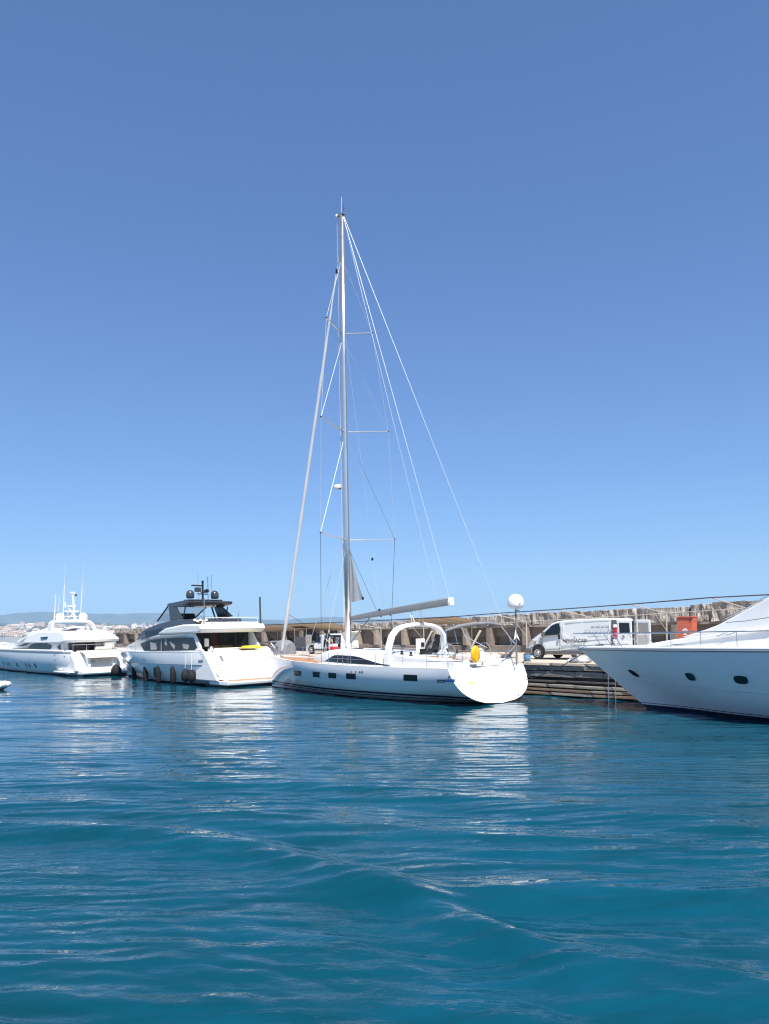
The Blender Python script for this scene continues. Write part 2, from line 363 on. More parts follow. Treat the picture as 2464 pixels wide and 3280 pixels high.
def build_water():
    ys = [-16000., -3000, -600, -150, -60, -30]
    ys += list(np.arange(-20, 4, 1.0))
    y = 4.0
    while y < 110: ys.append(y); y += max(.05, .0075 * y)
    while y < 15800: ys.append(y); y *= 1.13
    ys.append(16000.)
    xs = [0.]; st = .065; x = 0
    while x < 16000:
        if x > 9: st *= 1.035
        x += st; xs.append(min(x, 16000.))
    xs = [-a for a in xs[:0:-1]] + xs
    X, Y = np.meshgrid(np.array(xs), np.array(ys)); D = np.hypot(X, Y)
    Zt = np.zeros_like(X)
    def att(lam): # a wave fades where the mesh is too coarse to carry it
        return np.clip(1.6 - D * .02 / lam, 0, 1) * (D < 140)
    rng = np.random.default_rng(3)
    # patchiness of the ripple field
    patch = .65 + .35 * np.sin(X * .31 + 1.3 * np.sin(Y * .17)) * np.sin(Y * .23 + .9 * np.sin(X * .21 + 1))
    calm = .38 + .62 / (1 + np.exp((D - 21) / 4.5))
    for i in range(60):
        lam = .20 * (6.5 ** rng.random()); ang = math.radians(rng.normal(-98, 17)); k = 2 * PI / lam
        a = .0036 * lam ** .9 * (.5 + rng.random())
        ph = k * (X * math.cos(ang) + Y * math.sin(ang)) + rng.random() * 6.28 + .5 * np.sin(X * .35 + i) + .4 * np.sin(Y * .28 + 2 * i)
        Zt += a * patch * calm * att(lam) * (np.sin(ph) + .25 * np.cos(2 * ph))
    for i in range(8):   # slow chop
        lam = 2.4 + 3.5 * rng.random(); ang = math.radians(rng.normal(-95, 30)); k = 2 * PI / lam
        Zt += .0040 * calm * lam ** .6 * np.sin(k * (X * math.cos(ang) + Y * math.sin(ang)) + rng.random() * 6.28 + .6 * np.sin(X * .2 + i)) * (D < 140)
    band = .5 + .5 * np.sin(Y * .55 + X * .12 + 1.5 * np.sin(X * .13))
    for i in range(14):   # close parallel ripples trailing off the wake
        lam = .30 + .42 * rng.random(); ang = math.radians(rng.normal(-101, 6)); k = 2 * PI / lam
        Zt += .0090 * lam * band * calm * att(lam) * np.sin(k * (X * math.cos(ang) + Y * math.sin(ang)) + rng.random() * 6.28 + .9 * np.sin(X * .4 + i) + .5 * np.sin(Y * .5 + i))
    for i in range(26):   # long low ripples on the sheltered water
        lam = .75 * (3.6 ** rng.random()); ang = math.radians(rng.normal(-93, 9)); k = 2 * PI / lam
        Zt += .0042 * lam * (1 - calm) * (D < 140) * np.clip(2.2 - D * .022 / lam, 0, 1) * np.sin(k * (X * math.cos(ang) + Y * math.sin(ang)) + rng.random() * 6.28 + .8 * np.sin(X * .55 + i) + .5 * np.sin(Y * .3 + 3 * i))
    # wake crests of passing boats: long curved swells
    def wake(pts, A, w, lam, xa=-60, xb=60):
        P = np.array([ground(px, py)[:2] for px, py in pts]); o = np.argsort(P[:, 0]); P = P[o]
        yc = np.interp(X, P[:, 0], P[:, 1], left=None, right=None)
        sl0 = (P[1, 1] - P[0, 1]) / (P[1, 0] - P[0, 0]); sl1 = (P[-1, 1] - P[-2, 1]) / (P[-1, 0] - P[-2, 0])
        yc = np.where(X < P[0, 0], P[0, 1] + sl0 * (X - P[0, 0]), yc); yc = np.where(X > P[-1, 0], P[-1, 1] + sl1 * (X - P[-1, 0]), yc)
        yc = yc + .05 * np.sin(X * .7) + .02 * np.sin(X * 2.3 + 1)
        d = Y - yc; e = 1 / (1 + np.exp(-(X - xa) * .9)) / (1 + np.exp((X - xb) * .9))
        return A * e * np.exp(-(d / w) ** 2) * np.cos(2 * PI * d / lam) * (D < 140)
    Zt += wake([(0, 2655), (500, 2675), (800, 2715), (1000, 2770), (1232, 2850), (1500, 2960), (1800, 3080), (2464, 3200)], .150, 1.0, 2.9, -60, 6)
    Zt += wake([(900, 2830), (1240, 2838), (1500, 2862), (1900, 2858), (2464, 2880)], .135, .9, 2.4, -.4, 60)
    Zt += wake([(1300, 3010), (1700, 2985), (2100, 3010), (2464, 3060)], .085, .65, 1.8, .6, 60)
    Zt += wake([(0, 2500), (600, 2505), (900, 2500), (1500, 2560), (2464, 2640)], .06, 1.5, 3.2)
    Zt += wake([(0, 2580), (600, 2600), (1000, 2640), (1700, 2690), (2464, 2720)], .05, 1.0, 2.6)
    Zt += wake([(0, 2250), (500, 2262), (900, 2240)], .05, 2.2, 5.0, -60, -9)
    Zt += wake([(1700, 2290), (1900, 2295), (2100, 2292)], .03, 1.2, 3.0, 5, 11)
    n, mcol = X.shape
    V = np.stack([X, Y, Zt], -1).reshape(-1, 3).astype(np.float32)
    idx = np.arange(n * mcol).reshape(n, mcol)
    Q = np.stack([idx[:-1, :-1], idx[:-1, 1:], idx[1:, 1:], idx[1:, :-1]], -1).reshape(-1, 4)
    me = bpy.data.meshes.new('sea'); me.vertices.add(len(V)); me.vertices.foreach_set('co', V.ravel())
    me.loops.add(Q.size); me.loops.foreach_set('vertex_index', Q.ravel().astype(np.int32))
    me.polygons.add(len(Q)); me.polygons.foreach_set('loop_start', np.arange(0, Q.size, 4, dtype=np.int32))
    me.polygons.foreach_set('use_smooth', np.ones(len(Q), bool)); me.update(); me.validate()
    me.materials.append(water_material())
    o = bpy.data.objects.new('sea', me); COL.objects.link(o); o['kind'] = 'structure'
    tag(o, 'rippled deep blue harbour water with curved wake swells')
    ax_, ay_ = np.array(xs), np.array(ys)
    return lambda x, y: float(Zt[min(len(ay_) - 1, np.searchsorted(ay_, y)), min(len(ax_) - 1, np.searchsorted(ax_, x))])
sea_z = build_water()
# ================================================================== FAR SHORE
def fbm(x, o=5, seed=0.):
    s = 0; a = 1.
    for i in range(o):
        s += a * math.sin(x * (1.9 ** i) + seed * (i + 1) * 1.7 + 1.1 * math.sin(x * .63 * (1.7 ** i) + seed)); a *= .52
    return s
def hill_h(th, R):
    """th in degrees right of the view axis, R metres"""
    t = max(0, min(1, (R - 2700) / 1500)); town = (t * t * (3 - 2 * t)) * 44 * (1 / (1 + math.exp((th + 13) / 3.0))) * (1 + .12 * fbm(th * .9, 3, 2))
    d = (R - 6800) / 900; mid = 92 * math.exp(-d * d) * (1 + .10 * fbm(th * .55, 4, 5)) * (1 / (1 + math.exp((th + 9) / 4)))
    d = (R - 13600) / 1500; amp = 330 * (.74 + .26 * math.tanh((-th - 10) / 9)) * (1 + .105 * fbm(th * .33, 5, 1.3)); mtn = amp * math.exp(-d * d)
    d = (R - 10500) / 900; fore = 125 * math.exp(-d * d) * (1 + .16 * fbm(th * .45, 5, 8)) * (.8 + .2 * math.tanh(-th / 10))
    base = 4 * min(1, max(0, (R - 2660) / 60)) - 3
    return base + max(town, mid, mtn, fore, 0)
mat('land', (.05, .065, .05), .95, vscale=.004, col2=(.12, .12, .10), thr=(.35, .65))
ths = frange(-62, 50, 340); Rs = [2640, 2680, 2760] + frange(2900, 4400, 10) + frange(4900, 6000, 3) + frange(6200, 7600, 6) + frange(8300, 9500, 3) + frange(9800, 15200, 26)
mb = MB(); mb.loft([[(R * math.sin(math.radians(a)), R * math.cos(math.radians(a)), hill_h(a, R)) for R in Rs] for a in ths], caps=False)
o = mb.build('hills', 'land', None, smooth='all'); tag(o, 'hazy blue hills and mountains beyond the far shore', kind='structure')
def town_mesh(kind, i):
    w, d, h = ((14, 12, 8), (22, 12, 11), (60, 16, 9), (16, 16, 18), (110, 22, 10), (30, 14, 13))[i]
    m = MB(); m.box((0, 0, h / 2 - 2), (w, d, h + 4))
    if i in (0, 1, 5): # hipped roof
        m2 = MB(); m2.add([(-w/2-.6, -d/2-.6, h), (w/2+.6, -d/2-.6, h), (w/2+.6, d/2+.6, h), (-w/2-.6, d/2+.6, h), (-w/4, 0, h + 3.2), (w/4, 0, h + 3.2)],
                          [(0, 1, 5, 4), (1, 2, 5), (2, 3, 4, 5), (3, 0, 4), (3, 2, 1, 0)])
    else:
        m2 = MB(); m2.box((0, 0, h + .4), (w + .8, d + .8, .8)); m2.box((w * .2, 0, h + 1.6), (w * .2, d * .4, 2))
    m3 = MB()
    for fl in range(max(1, int(h / 3.4))):
        for k in range(max(2, int(w / 5))):
            m3.box((-w/2 + (k + .5) * w / max(2, int(w / 5)), -d/2 - .05, 1.8 + fl * 3.3), (1.6, .3, 1.6))
    return m, m2, m3
protos = []
for i in range(6):
    for wm in ('town_white', 'town_tan', 'town_grey'):
        a, b, c = town_mesh(wm, i)
        rt = root('shore_building', 'x', 'building')
        a.build('wall', wm, rt); b.build('roof', 'roof_tile' if i in (0, 1, 5) else wm, rt); c.build('window', 'glass', rt)['kind'] = 'stuff'
        protos.append(rt)
TLAB = {0: 'tiny pale house with tiled roof in the hazy town across the bay', 1: 'low pale terraced house with tiled roof in the town across the bay',
        2: 'long flat-roofed pale shed in the hazy town across the bay', 3: 'square pale tower block in the hazy town across the bay',
        4: 'very long white warehouse on the shore across the bay', 5: 'mid-sized pale apartment block with tiled roof across the bay'}
rngt = random.Random(11); used = set(); nb = 0
while nb < 285:
    th = rngt.uniform(-29.5, -13.0) if nb < 260 else rngt.uniform(-13, -8)
    R = 2720 + 1500 * rngt.random() ** 1.25
    i = rngt.choices(range(6), (40, 26, 9, 6, 2.2, 18))[0]; wv = rngt.choices(range(3), (60, 25, 15))[0]
    p = protos[i * 3 + wv]; o = p if (i, wv) not in used else cp(p); used.add((i, wv))
    x = R * math.sin(math.radians(th)); y = R * math.cos(math.radians(th))
    o.location = (x, y, hill_h(th, R) - 1); o.rotation_euler = (0, 0, -math.radians(th) + rngt.gauss(0, .35))
    s = rngt.uniform(.8, 1.25); o.scale = (s, s, s); tag(o, TLAB[i], 'building', 'buildings of the town across the bay'); nb += 1
for i in range(18):
    if (i // 3, i % 3) not in used:
        for ch in list(protos[i].children): bpy.data.objects.remove(ch)
        bpy.data.objects.remove(protos[i])
# ================================================================== QUAY AND BREAKWATER
QZ = 1.6
def qroot(name, label, cat, x=0, y=0, z=0, rz=0, group=None):
    return root(name, label, cat, tuple(FQ.w(x, y, z)), FQ.rot + rz, group)
def qstruct(mb, name, m, label, **k):
    o = mb.build(name, m, None, **k); o.location = tuple(FQ.o); o.rotation_euler = (0, 0, FQ.rot); return tag(o, label, kind='structure')
mb = MB(); mb.box((31, -8.2, -.25), (94, 15.8, 3.5)); quay = qstruct(mb, 'quay', 'dark_stone', 'dark stone quay wall rising from the harbour water')
mb = MB(); mb.box((31, -8.0, 1.53), (94.3, 15.6, .13)); qstruct(mb, 'quay_pavement', 'paving', 'sunlit beige concrete surface of the quay')
def jitter_box(seed, nx=1, j=.035):
    r = random.Random(seed); m = MB()
    xs_ = [-.5, -.42, .42, .5]; prof = [(-.5, -.44), (-.44, -.5), (.44, -.5), (.5, -.44), (.5, .44), (.44, .5), (-.44, .5), (-.5, .44)]
    secs = []
    for i, x in enumerate(xs_):
        k = .93 if i in (0, 3) else 1.0
        secs.append([(x, a * k + r.uniform(-j, j), b * k + r.uniform(-j, j)) for a, b in prof])
    m.loft(secs, close=True); return m
UNIT = {}
def unit(matname, i, name='stone'):
    if (matname, i, name) not in UNIT:
        o = jitter_box(i * 13 + 5).build(name, matname, None); UNIT[(matname, i, name)] = o.data; bpy.data.objects.remove(o)
    return UNIT[(matname, i, name)]
rs = random.Random(4)
def course(z0, z1, ypos, depth, la, lb, m, x0=-9.5, x1=7.0, gap=.025):
    x = x0 + rs.uniform(0, .6)
    while x < x1:
        L = rs.uniform(la, lb); o = bpy.data.objects.new('stone', unit(m if rs.random() < .8 else 'stone', rs.randrange(5))); COL.objects.link(o); o.parent = quay
        hz = (z1 - z0) * rs.uniform(.9, 1.04)
        o.location = (x + L / 2, ypos - depth / 2 + rs.uniform(-.035, .035), (z0 + z1) / 2 + rs.uniform(-.012, .012)); o.scale = (L, depth, hz)
        o.rotation_euler = (rs.uniform(-.02, .02), rs.uniform(-.008, .008), rs.uniform(-.015, .015)); x += L + gap
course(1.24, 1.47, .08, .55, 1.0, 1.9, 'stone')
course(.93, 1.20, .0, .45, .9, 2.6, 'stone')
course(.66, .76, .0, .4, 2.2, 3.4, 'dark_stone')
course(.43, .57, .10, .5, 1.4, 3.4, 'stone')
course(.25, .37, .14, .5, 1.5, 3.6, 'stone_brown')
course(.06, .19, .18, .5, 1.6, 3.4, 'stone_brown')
# coping slabs along the edge, lit on top
x = -9.5
while x < 7:
    L = rs.uniform(1.3, 2.0); o = bpy.data.objects.new('coping_slab', unit('paving', rs.randrange(3), 'coping_slab')); COL.objects.link(o); o.parent = quay
    o.location = (x + L / 2, -.18, 1.545); o.scale = (L, .62, .14); o.rotation_euler = (rs.uniform(-.01, .01), 0, 0); x += L + .02
lad = qroot('quay_ladder', 'pale metal ladder fixed to the stone quay face beside the flared white bow', 'ladder')
for xx in (-3.0, -3.35): MB().tube([(xx, .26, -.5), (xx, .26, 1.45), (xx, .1, 1.62)], .018).build('rail', 'alu', lad, smooth=True)
for k in range(6): MB().tube([(-3.0, .26, -.1 + .29 * k), (-3.35, .26, -.1 + .29 * k)], .013).build('rung', 'alu', lad, smooth=True)
# --- breakwater wall
WTX = [-14, -5.17, -1.58, .69, 5.3, 11.8, 15.8, 22.3, 30.1, 43.2, 60, 80]
WTZ = [4.62, 4.59, 4.47, 4.33, 4.32, 4.21, 4.10, 3.96, 3.80, 3.74, 3.9, 4.1]
def wall_top(x): return interp(x, WTX, WTZ) - (.17 if -1.5 < x < -.2 else 0)
wall = qroot('breakwater_wall', 'long concrete breakwater wall topped with rough stone blocks behind the quay', 'wall')
MB().box((31, -13.4, 2.35), (94, 1.6, 2.2)).build('back_wall', 'concrete', wall)
MB().box((31, -12.2, 1.83), (94, .8, .46)).build('plinth', 'concrete', wall, bevel=.03)
MB().box((31, -12.3, 3.40), (94, .75, .16)).build('lintel', 'concrete_light', wall)
rw = random.Random(21); x = -13.
while x < 75:
    L = rw.uniform(2.1, 3.3)
    MB().box((x, -12.12, 2.69), (rw.uniform(.3, .42), .9, 1.26)).build('pilaster', 'concrete_light' if rw.random() < .7 else 'concrete', wall, bevel=.02)
    if rw.random() < .62: # infill panel over a low dark niche
        MB().box((x + L / 2, -12.45, 3.0), (L - .38, .22, .64)).build('infill_panel', 'concrete', wall)
        if rw.random() < .6: MB().box((x + L / 2, -12.4, 2.22), (L - .4, .3, .10)).build('shelf', 'concrete', wall)
    else: MB().box((x + L / 2, -12.38, 2.69), (L - .38, .22, 1.26)).build('infill_panel', 'concrete', wall)
    x += L
from mathutils import noise as mnoise
def rock_mesh(seed, L, Hh, nx=12, nz=7):
    bm = bmesh.new(); bmesh.ops.create_cube(bm, size=1)
    bmesh.ops.subdivide_edges(bm, edges=bm.edges, cuts=9, use_grid_fill=True)
    for v in bm.verts:
        c = v.co.copy(); p = Vector((c.x * L, c.y * 1.2, c.z * Hh))
        n1 = mnoise.noise_vector(Vector((p.x * 1.6, p.y * 1.6, p.z * .8)) + Vector((seed * 7.1, 0, 0))); n2 = mnoise.noise_vector(Vector((p.x * 4.5, p.y * 4.5, p.z * 2)) + Vector((0, seed * 3.3, 0)))
        n3 = mnoise.noise(Vector((p.x * 7 + seed, p.y * 7, p.z * 2.2))); d = n1 * .13 + n2 * .11 + Vector((0, n3 * .10, n3 * .02)); d.z *= .45
        r = 1 - .10 * (max(abs(c.x), abs(c.z)) > .49) - .0
        v.co = Vector((p.x * (1 if abs(c.x) < .49 else .985), p.y, p.z * (1 if abs(c.z) < .49 else .97))) + d
    me = bpy.data.meshes.new('rock_block'); bm.to_mesh(me); bm.free(); me.materials.append(MATS['rock'])
    for p in me.polygons: p.use_smooth = False
    return me
x = -13.; k = 0
while x < 76:
    L = rw.uniform(1.3, 3.1); zt = wall_top(x + L / 2) + rw.uniform(-.03, .03); zb = 3.47
    if -1.75 < x + L / 2 < 6: zt -= 0
    o = bpy.data.objects.new('rock_block', rock_mesh(k, L, zt - zb)); COL.objects.link(o); o.parent = wall
    o.location = (x + L / 2, -12.45 + rw.uniform(-.1, .06), (zt + zb) / 2); x += L + .03; k += 1
# --- sunshade frame along the wall
RX = [-14, -6.9, -3.9, .6, 5, 10.3, 14.2, 23.7, 45]; RZ_ = [4.8, 4.70, 4.68, 4.50, 4.37, 4.24, 4.10, 3.98, 3.86]
def rail_z(x): return interp(x, RX, RZ_)
perg = qroot('sunshade_frame', 'white tubular sunshade frame with a dark front rail along the breakwater', 'frame')
pts = [(x, -8, rail_z(x)) for x in (-13, -8.5, -3.9, .7, 5, 10.3, 14.2, 19, 23.7, 30, 36, 42)]
for a, b in zip(pts[:-1], pts[1:]): MB().tube([a, b], .032).build('front_rail', 'grey_paint', perg, smooth=True)
POSTS = [-9.4, -4.6, -.1, 4.7, 9.8, 14.6, 19.4, 24.2, 29, 33.8, 38.6]
for px_ in POSTS:
    zt = rail_z(px_) - .55
    MB().tube([(px_, -11, QZ), (px_, -11, zt)], .042).build('post', 'frame_paint', perg, smooth=True)
    MB().tube([(px_, -11, zt), (px_ + .5, -8.02, rail_z(px_ + .5) - .02)], .032).build('arm', 'frame_paint', perg, smooth=True)
    MB().tube([(px_, -11, zt - 1.0), (px_ + .25, -9.9, zt + .14)], .02).build('brace', 'frame_paint', perg, smooth=True)
    MB().box((px_, -11, QZ + .02), (.24, .24, .04)).build('foot_plate', 'grey_mid', perg)
for a, b in zip(POSTS[:-1], POSTS[1:]): MB().tube([(a, -11, rail_z(a) - .55), (b, -11, rail_z(b) - .55)], .024).build('back_rail', 'frame_paint', perg, smooth=True)
def awning(x0, x1, sag, label, m, y0=-8.0, drop=.62):
    secs = []
    n = 14
    for i in range(n + 1):
        x = x0 + (x1 - x0) * i / n; row = []
        for j in range(9):
            t = j / 8; s_ = math.sin(PI * t) * sag * (.6 + .4 * math.sin(PI * ((x - x0) / 4.8 % 1)))
            row.append((x + .04 * math.sin(j * 2 + i), y0 - 3.0 * t, rail_z(x) + .05 - drop * t - s_))
        secs.append(row)
    low = [[(p[0], p[1], p[2] - .02) for p in q] for q in secs]
    m_ = MB(); m_.loft(secs, caps=False); m_.loft(low, caps=False)
    o = m_.build('awning', m, None, smooth='all'); o.location = tuple(FQ.o); o.rotation_euler = (0, 0, FQ.rot)
    return tag(o, label, 'awning')
awning(27.0, 42.0, .10, 'long brown canvas awning sagging over the quay beyond the sailing yacht', 'canvas_tan')
awning(13.6, 18.6, .03, 'short beige canvas awning on the white frame behind the boom', 'canvas_tan', drop=.45)
# ================================================================== SAILING YACHT
def sm(t): t = min(1, max(0, t)); return t * t * (3 - 2 * t)
SY = boat_root('sailing_yacht', FS, 'white single-masted sailing yacht with furled sails and a big blank transom', 'sailing yacht')
HS = Hull([(-.15, 2.62, 1.62, .03, 2.8, .46), (1.5, 2.60, 1.61, -.10, 2.7, .58), (4, 2.68, 1.60, -.35, 2.6, .62), (8, 2.66, 1.62, -.5, 2.4, .68),
           (11, 2.40, 1.68, -.5, 2.2, .76), (13.5, 1.80, 1.73, -.45, 2.0, .86), (15.5, 1.08, 1.77, -.4, 1.9, .92), (16.8, .46, 1.80, -.4, 1.9, .85),
           (17.45, .05, 1.81, -.4, 1.9, .6)], rake=lambda x: .45 * max(0, 1 - x / 1.6))
sx = frange(-.15, 1.6, 7) + frange(2, 13.5, 22)[0:] + frange(13.9, 17.45, 12)
HS.grid(sx, 18).build('hull', 'gelcoat', SY, smooth='all')
HS.cap(-.15, 20).build('transom', 'white_paint', SY)
HS.grid(sx, 2, lambda x: .31, lambda x: .40, .006).build('cove_stripe', 'navy', SY, smooth='all')
HS.grid(sx, 2, lambda x: .19, lambda x: .235, .006).build('cove_stripe', 'navy', SY, smooth='all')
HS.grid(sx, 3, lambda x: max(HS.K(x) + .01, -.3), lambda x: .04, .006).build('antifouling', 'antifoul', SY, smooth='all')
def deck(H, xs, name, m, par, dz=-.03, inset=.03, camber=.06, n=8):
    secs = []
    for x in xs:
        B = max(.01, H.B(x) - inset); S = H.S(x) + dz; X = x + H.rake(x) * (H.S(x) - H.zref)
        secs.append([(X, B * (1 - 2 * j / n), S + camber * (1 - (1 - 2 * j / n) ** 2)) for j in range(n + 1)])
    return MB().loft(secs, caps=False).build(name, m, par, smooth='all')
deck(HS, sx, 'deck', 'white_paint', SY)
deck(HS, frange(10.6, 16.4, 10), 'foredeck_teak', 'teak', SY, dz=-.018, inset=.28, camber=.068)
for s_ in (1, -1):
    MB().tube([(x + HS.rake(x) * HS.S(x), s_ * max(.02, HS.B(x) - .03), HS.S(x) + .015) for x in sx], .03, 6).build('toe_rail', 'cream', SY, smooth=True)
    # teak side deck
    secs = []
    for x in frange(2.2, 12.5, 16):
        B = HS.B(x); secs.append([(x, s_ * (B - .14), HS.S(x) - .005 + .01), (x, s_ * (B - .42), HS.S(x) + .012)])
    MB().loft(secs, caps=False).build('side_deck_teak', 'teak', SY)
# coachroof
cw = spl([4.3, 5, 7, 9, 11, 12.4, 13.2], [1.80, 1.84, 1.86, 1.70, 1.28, .70, .12]); ch = spl([4.3, 5, 7, 9.3, 10.6, 12, 13.2], [.50, .58, .70, .73, .66, .34, .03])
def roofpt(x, t, s_=1, off=0.):
    w, h = cw(x), ch(x); P = [(1, 0), (.975, .36), (.90, .76), (.74, .96), (.4, 1.03), (0, 1.05)]
    u = t * 5; i = min(4, int(u)); f = u - i
    yy = (P[i][0] * (1 - f) + P[i + 1][0] * f) * w + off; zz = (P[i][1] * (1 - f) + P[i + 1][1] * f) * h
    return (x, s_ * yy, HS.S(x) - .02 + zz + off * .3)
rx = frange(4.3, 13.2, 26)
MB().loft([[roofpt(x, t) for t in frange(0, 1, 10)] + [roofpt(x, t, -1) for t in frange(1, 0, 10)] for x in rx], close=True).build('coachroof', 'white_paint', SY, smooth=True)
for s_ in (1, -1):
    secs = []
    for x in frange(4.75, 10.75, 26):
        a = sm((x - 4.75) / 3.2) * sm((10.75 - x) / 1.3); lo = .055; hi = lo + .27 * a + .004
        secs.append([roofpt(x, lo + (hi - lo) * j / 5, s_, .012) for j in range(6)])
    w_ = MB().loft(secs, caps=False).build('coachroof_window', 'glass', SY, smooth='all')
for hx, hy, hw in ((11.6, 0, .5), (8.8, .55, .4), (8.8, -.55, .4), (7.2, 0, .5)):
    z = roofpt(hx, 1)[2]; MB().box((hx, hy, z + .015 - abs(hy) * .03), (hw, hw, .05)).build('hatch', 'glass', SY, bevel=.015)
for s_ in (1, -1): MB().tube([(5.2, s_ * 1.28, 2.25), (5.5, s_ * 1.26, 2.34), (8.6, s_ * 1.22, 2.40), (8.9, s_ * 1.2, 2.32)], .018).build('grab_rail', 'steel', SY, smooth=True)
# hull windows
for q in ([(943, 2147), (966, 2149), (966, 2165), (943, 2163)], [(1003, 2151), (1025, 2153), (1025, 2170), (1003, 2168)], [(1053, 2154), (1078, 2156), (1078, 2173), (1053, 2171)],
          [(1110, 2156), (1141, 2158), (1141, 2176), (1110, 2174)], [(1294, 2160), (1338, 2162), (1338, 2182), (1294, 2180)]):
    f_ = HS.quad(FS, [(q[0][0]-2, q[0][1]-2), (q[1][0]+2, q[1][1]-2), (q[2][0]+2, q[2][1]+2), (q[3][0]-2, q[3][1]+2)], .008).build('hull_window', 'white_paint', SY, smooth='all')
    HS.quad(FS, q, .018).build('pane', 'glass', f_, smooth='all')
    mir = HS.quad(FS, q, .018); mir.v = [(a, -b, c) for a, b, c in mir.v]; mir.build('hull_window', 'glass', SY, smooth='all')
HS.quad(FS, [(1401, 2177), (1426, 2177), (1426, 2186), (1401, 2186)], .012, n=2).build('sticker', 'navy', SY)
HS.quad(FS, [(1403, 2180), (1424, 2180), (1424, 2183), (1403, 2183)], .016, n=2).build('sticker_lettering', 'town_grey', SY)
HS.quad(FS, [(1427, 2176), (1458, 2175), (1458, 2185), (1427, 2185)], .012, n=2).build('sticker', 'sticker_blue', SY)
HS.quad(FS, [(1438, 2166), (1442, 2166), (1443, 2172), (1437, 2172)], .012, n=1).build('sticker', 'black', SY)
for a in (1124, 1139, 1151, 1156, 1161): HS.quad(FS, [(a, 2150), (a + 3, 2150), (a + 3, 2155), (a, 2155)], .01, n=1).build('name_mark', 'text_dark', SY)
def tpt(px, py, off=-.012):   # a point on the raked transom plane x = .45 z
    X = .3
    for _ in range(8): p = FS.onX(px, py, X); X = .45 * 1.09 * p[2] - .15
    return (X + off, p[1], p[2])
def tquad(px0, py0, px1, py1, name, m): MB().add([tpt(px0, py0), tpt(px1, py0), tpt(px1, py1), tpt(px0, py1)], [(0, 1, 2, 3)]).build(name, m, SY)
tquad(1500, 2185, 1521, 2189, 'transom_mark', 'yellow_light'); tquad(1508, 2193, 1514, 2195, 'transom_mark', 'town_grey')
for a, b in ((1683, 2147), (1686, 2166), (1686, 2175), (1691, 2185), (1659, 2224)): tquad(a, b, a + 3, b + 4, 'transom_mark', 'text_dark')
def tline(pp, name='transom_seam'):
    MB().tube([tpt(a, b, -.004) for a, b in pp], .009, 6).build(name, 'text_grey', SY)
tline([(1497, 2146), (1512, 2196), (1520, 2206), (1655, 2196), (1664, 2184), (1655, 2130)])
# cockpit
for s_ in (1, -1):
    MB().prism([(1.15, 1.55), (1.15, 1.86), (1.7, 2.0), (4.0, 2.12), (4.9, 2.2), (5.2, 1.55)], lambda x, z: s_ * 1.92, lambda x, z: s_ * 1.2).build('coaming', 'white_paint', SY, smooth=True, bevel=.07, seg=3)
    MB().box((2.9, s_ * .88, 1.72), (2.6, .56, .26)).build('cockpit_seat', 'white_paint', SY, bevel=.04)
    MB().box((2.9, s_ * .88, 1.862), (2.5, .5, .025)).build('seat_teak', 'teak', SY)
    MB().prism([(.75, 1.6), (.80, 1.92), (1.3, 1.95), (1.42, 1.6)], lambda x, z: s_ * 2.05, lambda x, z: s_ * .55).build('helm_seat', 'white_paint', SY, bevel=.06, seg=3)
    # steering pedestal and wheel
    MB().prism([(1.92, 1.55), (1.95, 2.2), (2.12, 2.42), (2.3, 2.34), (2.3, 1.55)], lambda x, z: s_ * 1.42, lambda x, z: s_ * 1.08).build('helm_pedestal', 'white_paint', SY, bevel=.05)
    w_ = MB().tube([(1.82, s_ * 1.25 + .46 * math.cos(a), 2.2 + .46 * math.sin(a)) for a in frange(0, 2 * PI, 28)], .020, 8).build('steering_wheel', 'steel', SY, smooth=True)
    for k in range(5):
        a = 2 * PI * k / 5 + .3; MB().tube([(1.84, s_ * 1.25, 2.2), (1.82, s_ * 1.25 + .45 * math.cos(a), 2.2 + .45 * math.sin(a))], .011, 6).build('spoke', 'steel', w_)
    for wx in (3.9, 4.5):
        MB().lathe([(.10, 0), (.10, .05), (.062, .08), (.062, .14), (.085, .17), (.05, .21)], (wx, s_ * 1.58, 2.09 + (wx - 3.9) * .1), 14).build('winch', 'black', SY, smooth=True)
MB().prism([(3.0, 1.55), (3.0, 2.0), (4.2, 2.0), (4.2, 1.55)], .32).build('cockpit_table', 'white_paint', SY, bevel=.04)
MB().box((3.6, 0, 2.02), (1.3, .74, .03)).build('table_top', 'teak', SY)
MB().box((4.45, 0, 2.02), (.06, .8, .75)).build('companionway_door', 'glass', SY)
MB().box((1.35, -1.05, 2.02), (.5, .9, .14)).build('seat_cushion', 'cream', SY, bevel=.05)
# arch over the cockpit
AP = [(2.02, 1.70), (1.98, 2.1), (1.88, 2.55), (1.66, 3.05), (1.34, 3.34), (.85, 3.50), (.2, 3.58), (-.5, 3.58), (-1.15, 3.50), (-1.6, 3.34), (-1.88, 3.05), (-1.98, 2.55), (-2.02, 2.1), (-2.04, 1.70)]
def arch_sweep(AP, x0, wid, th, lean=0.):
    mb = MB(); secs = []
    for i, (y, z) in enumerate(AP):
        a = AP[max(0, i - 1)]; b = AP[min(len(AP) - 1, i + 1)]; ty, tz = b[0] - a[0], b[1] - a[1]; L = math.hypot(ty, tz); ny, nz = -tz / L, ty / L
        X = x0 + lean * (z - AP[0][1]); secs.append([(X - wid / 2, y - ny * th / 2, z - nz * th / 2), (X + wid / 2, y - ny * th / 2, z - nz * th / 2), (X + wid / 2, y + ny * th / 2, z + nz * th / 2), (X - wid / 2, y + ny * th / 2, z + nz * th / 2)])
    return mb.loft(secs, close=True)
arch_sweep(AP, 5.05, .36, .17, .02).build('arch', 'white_paint', SY, smooth=True, bevel=.035)
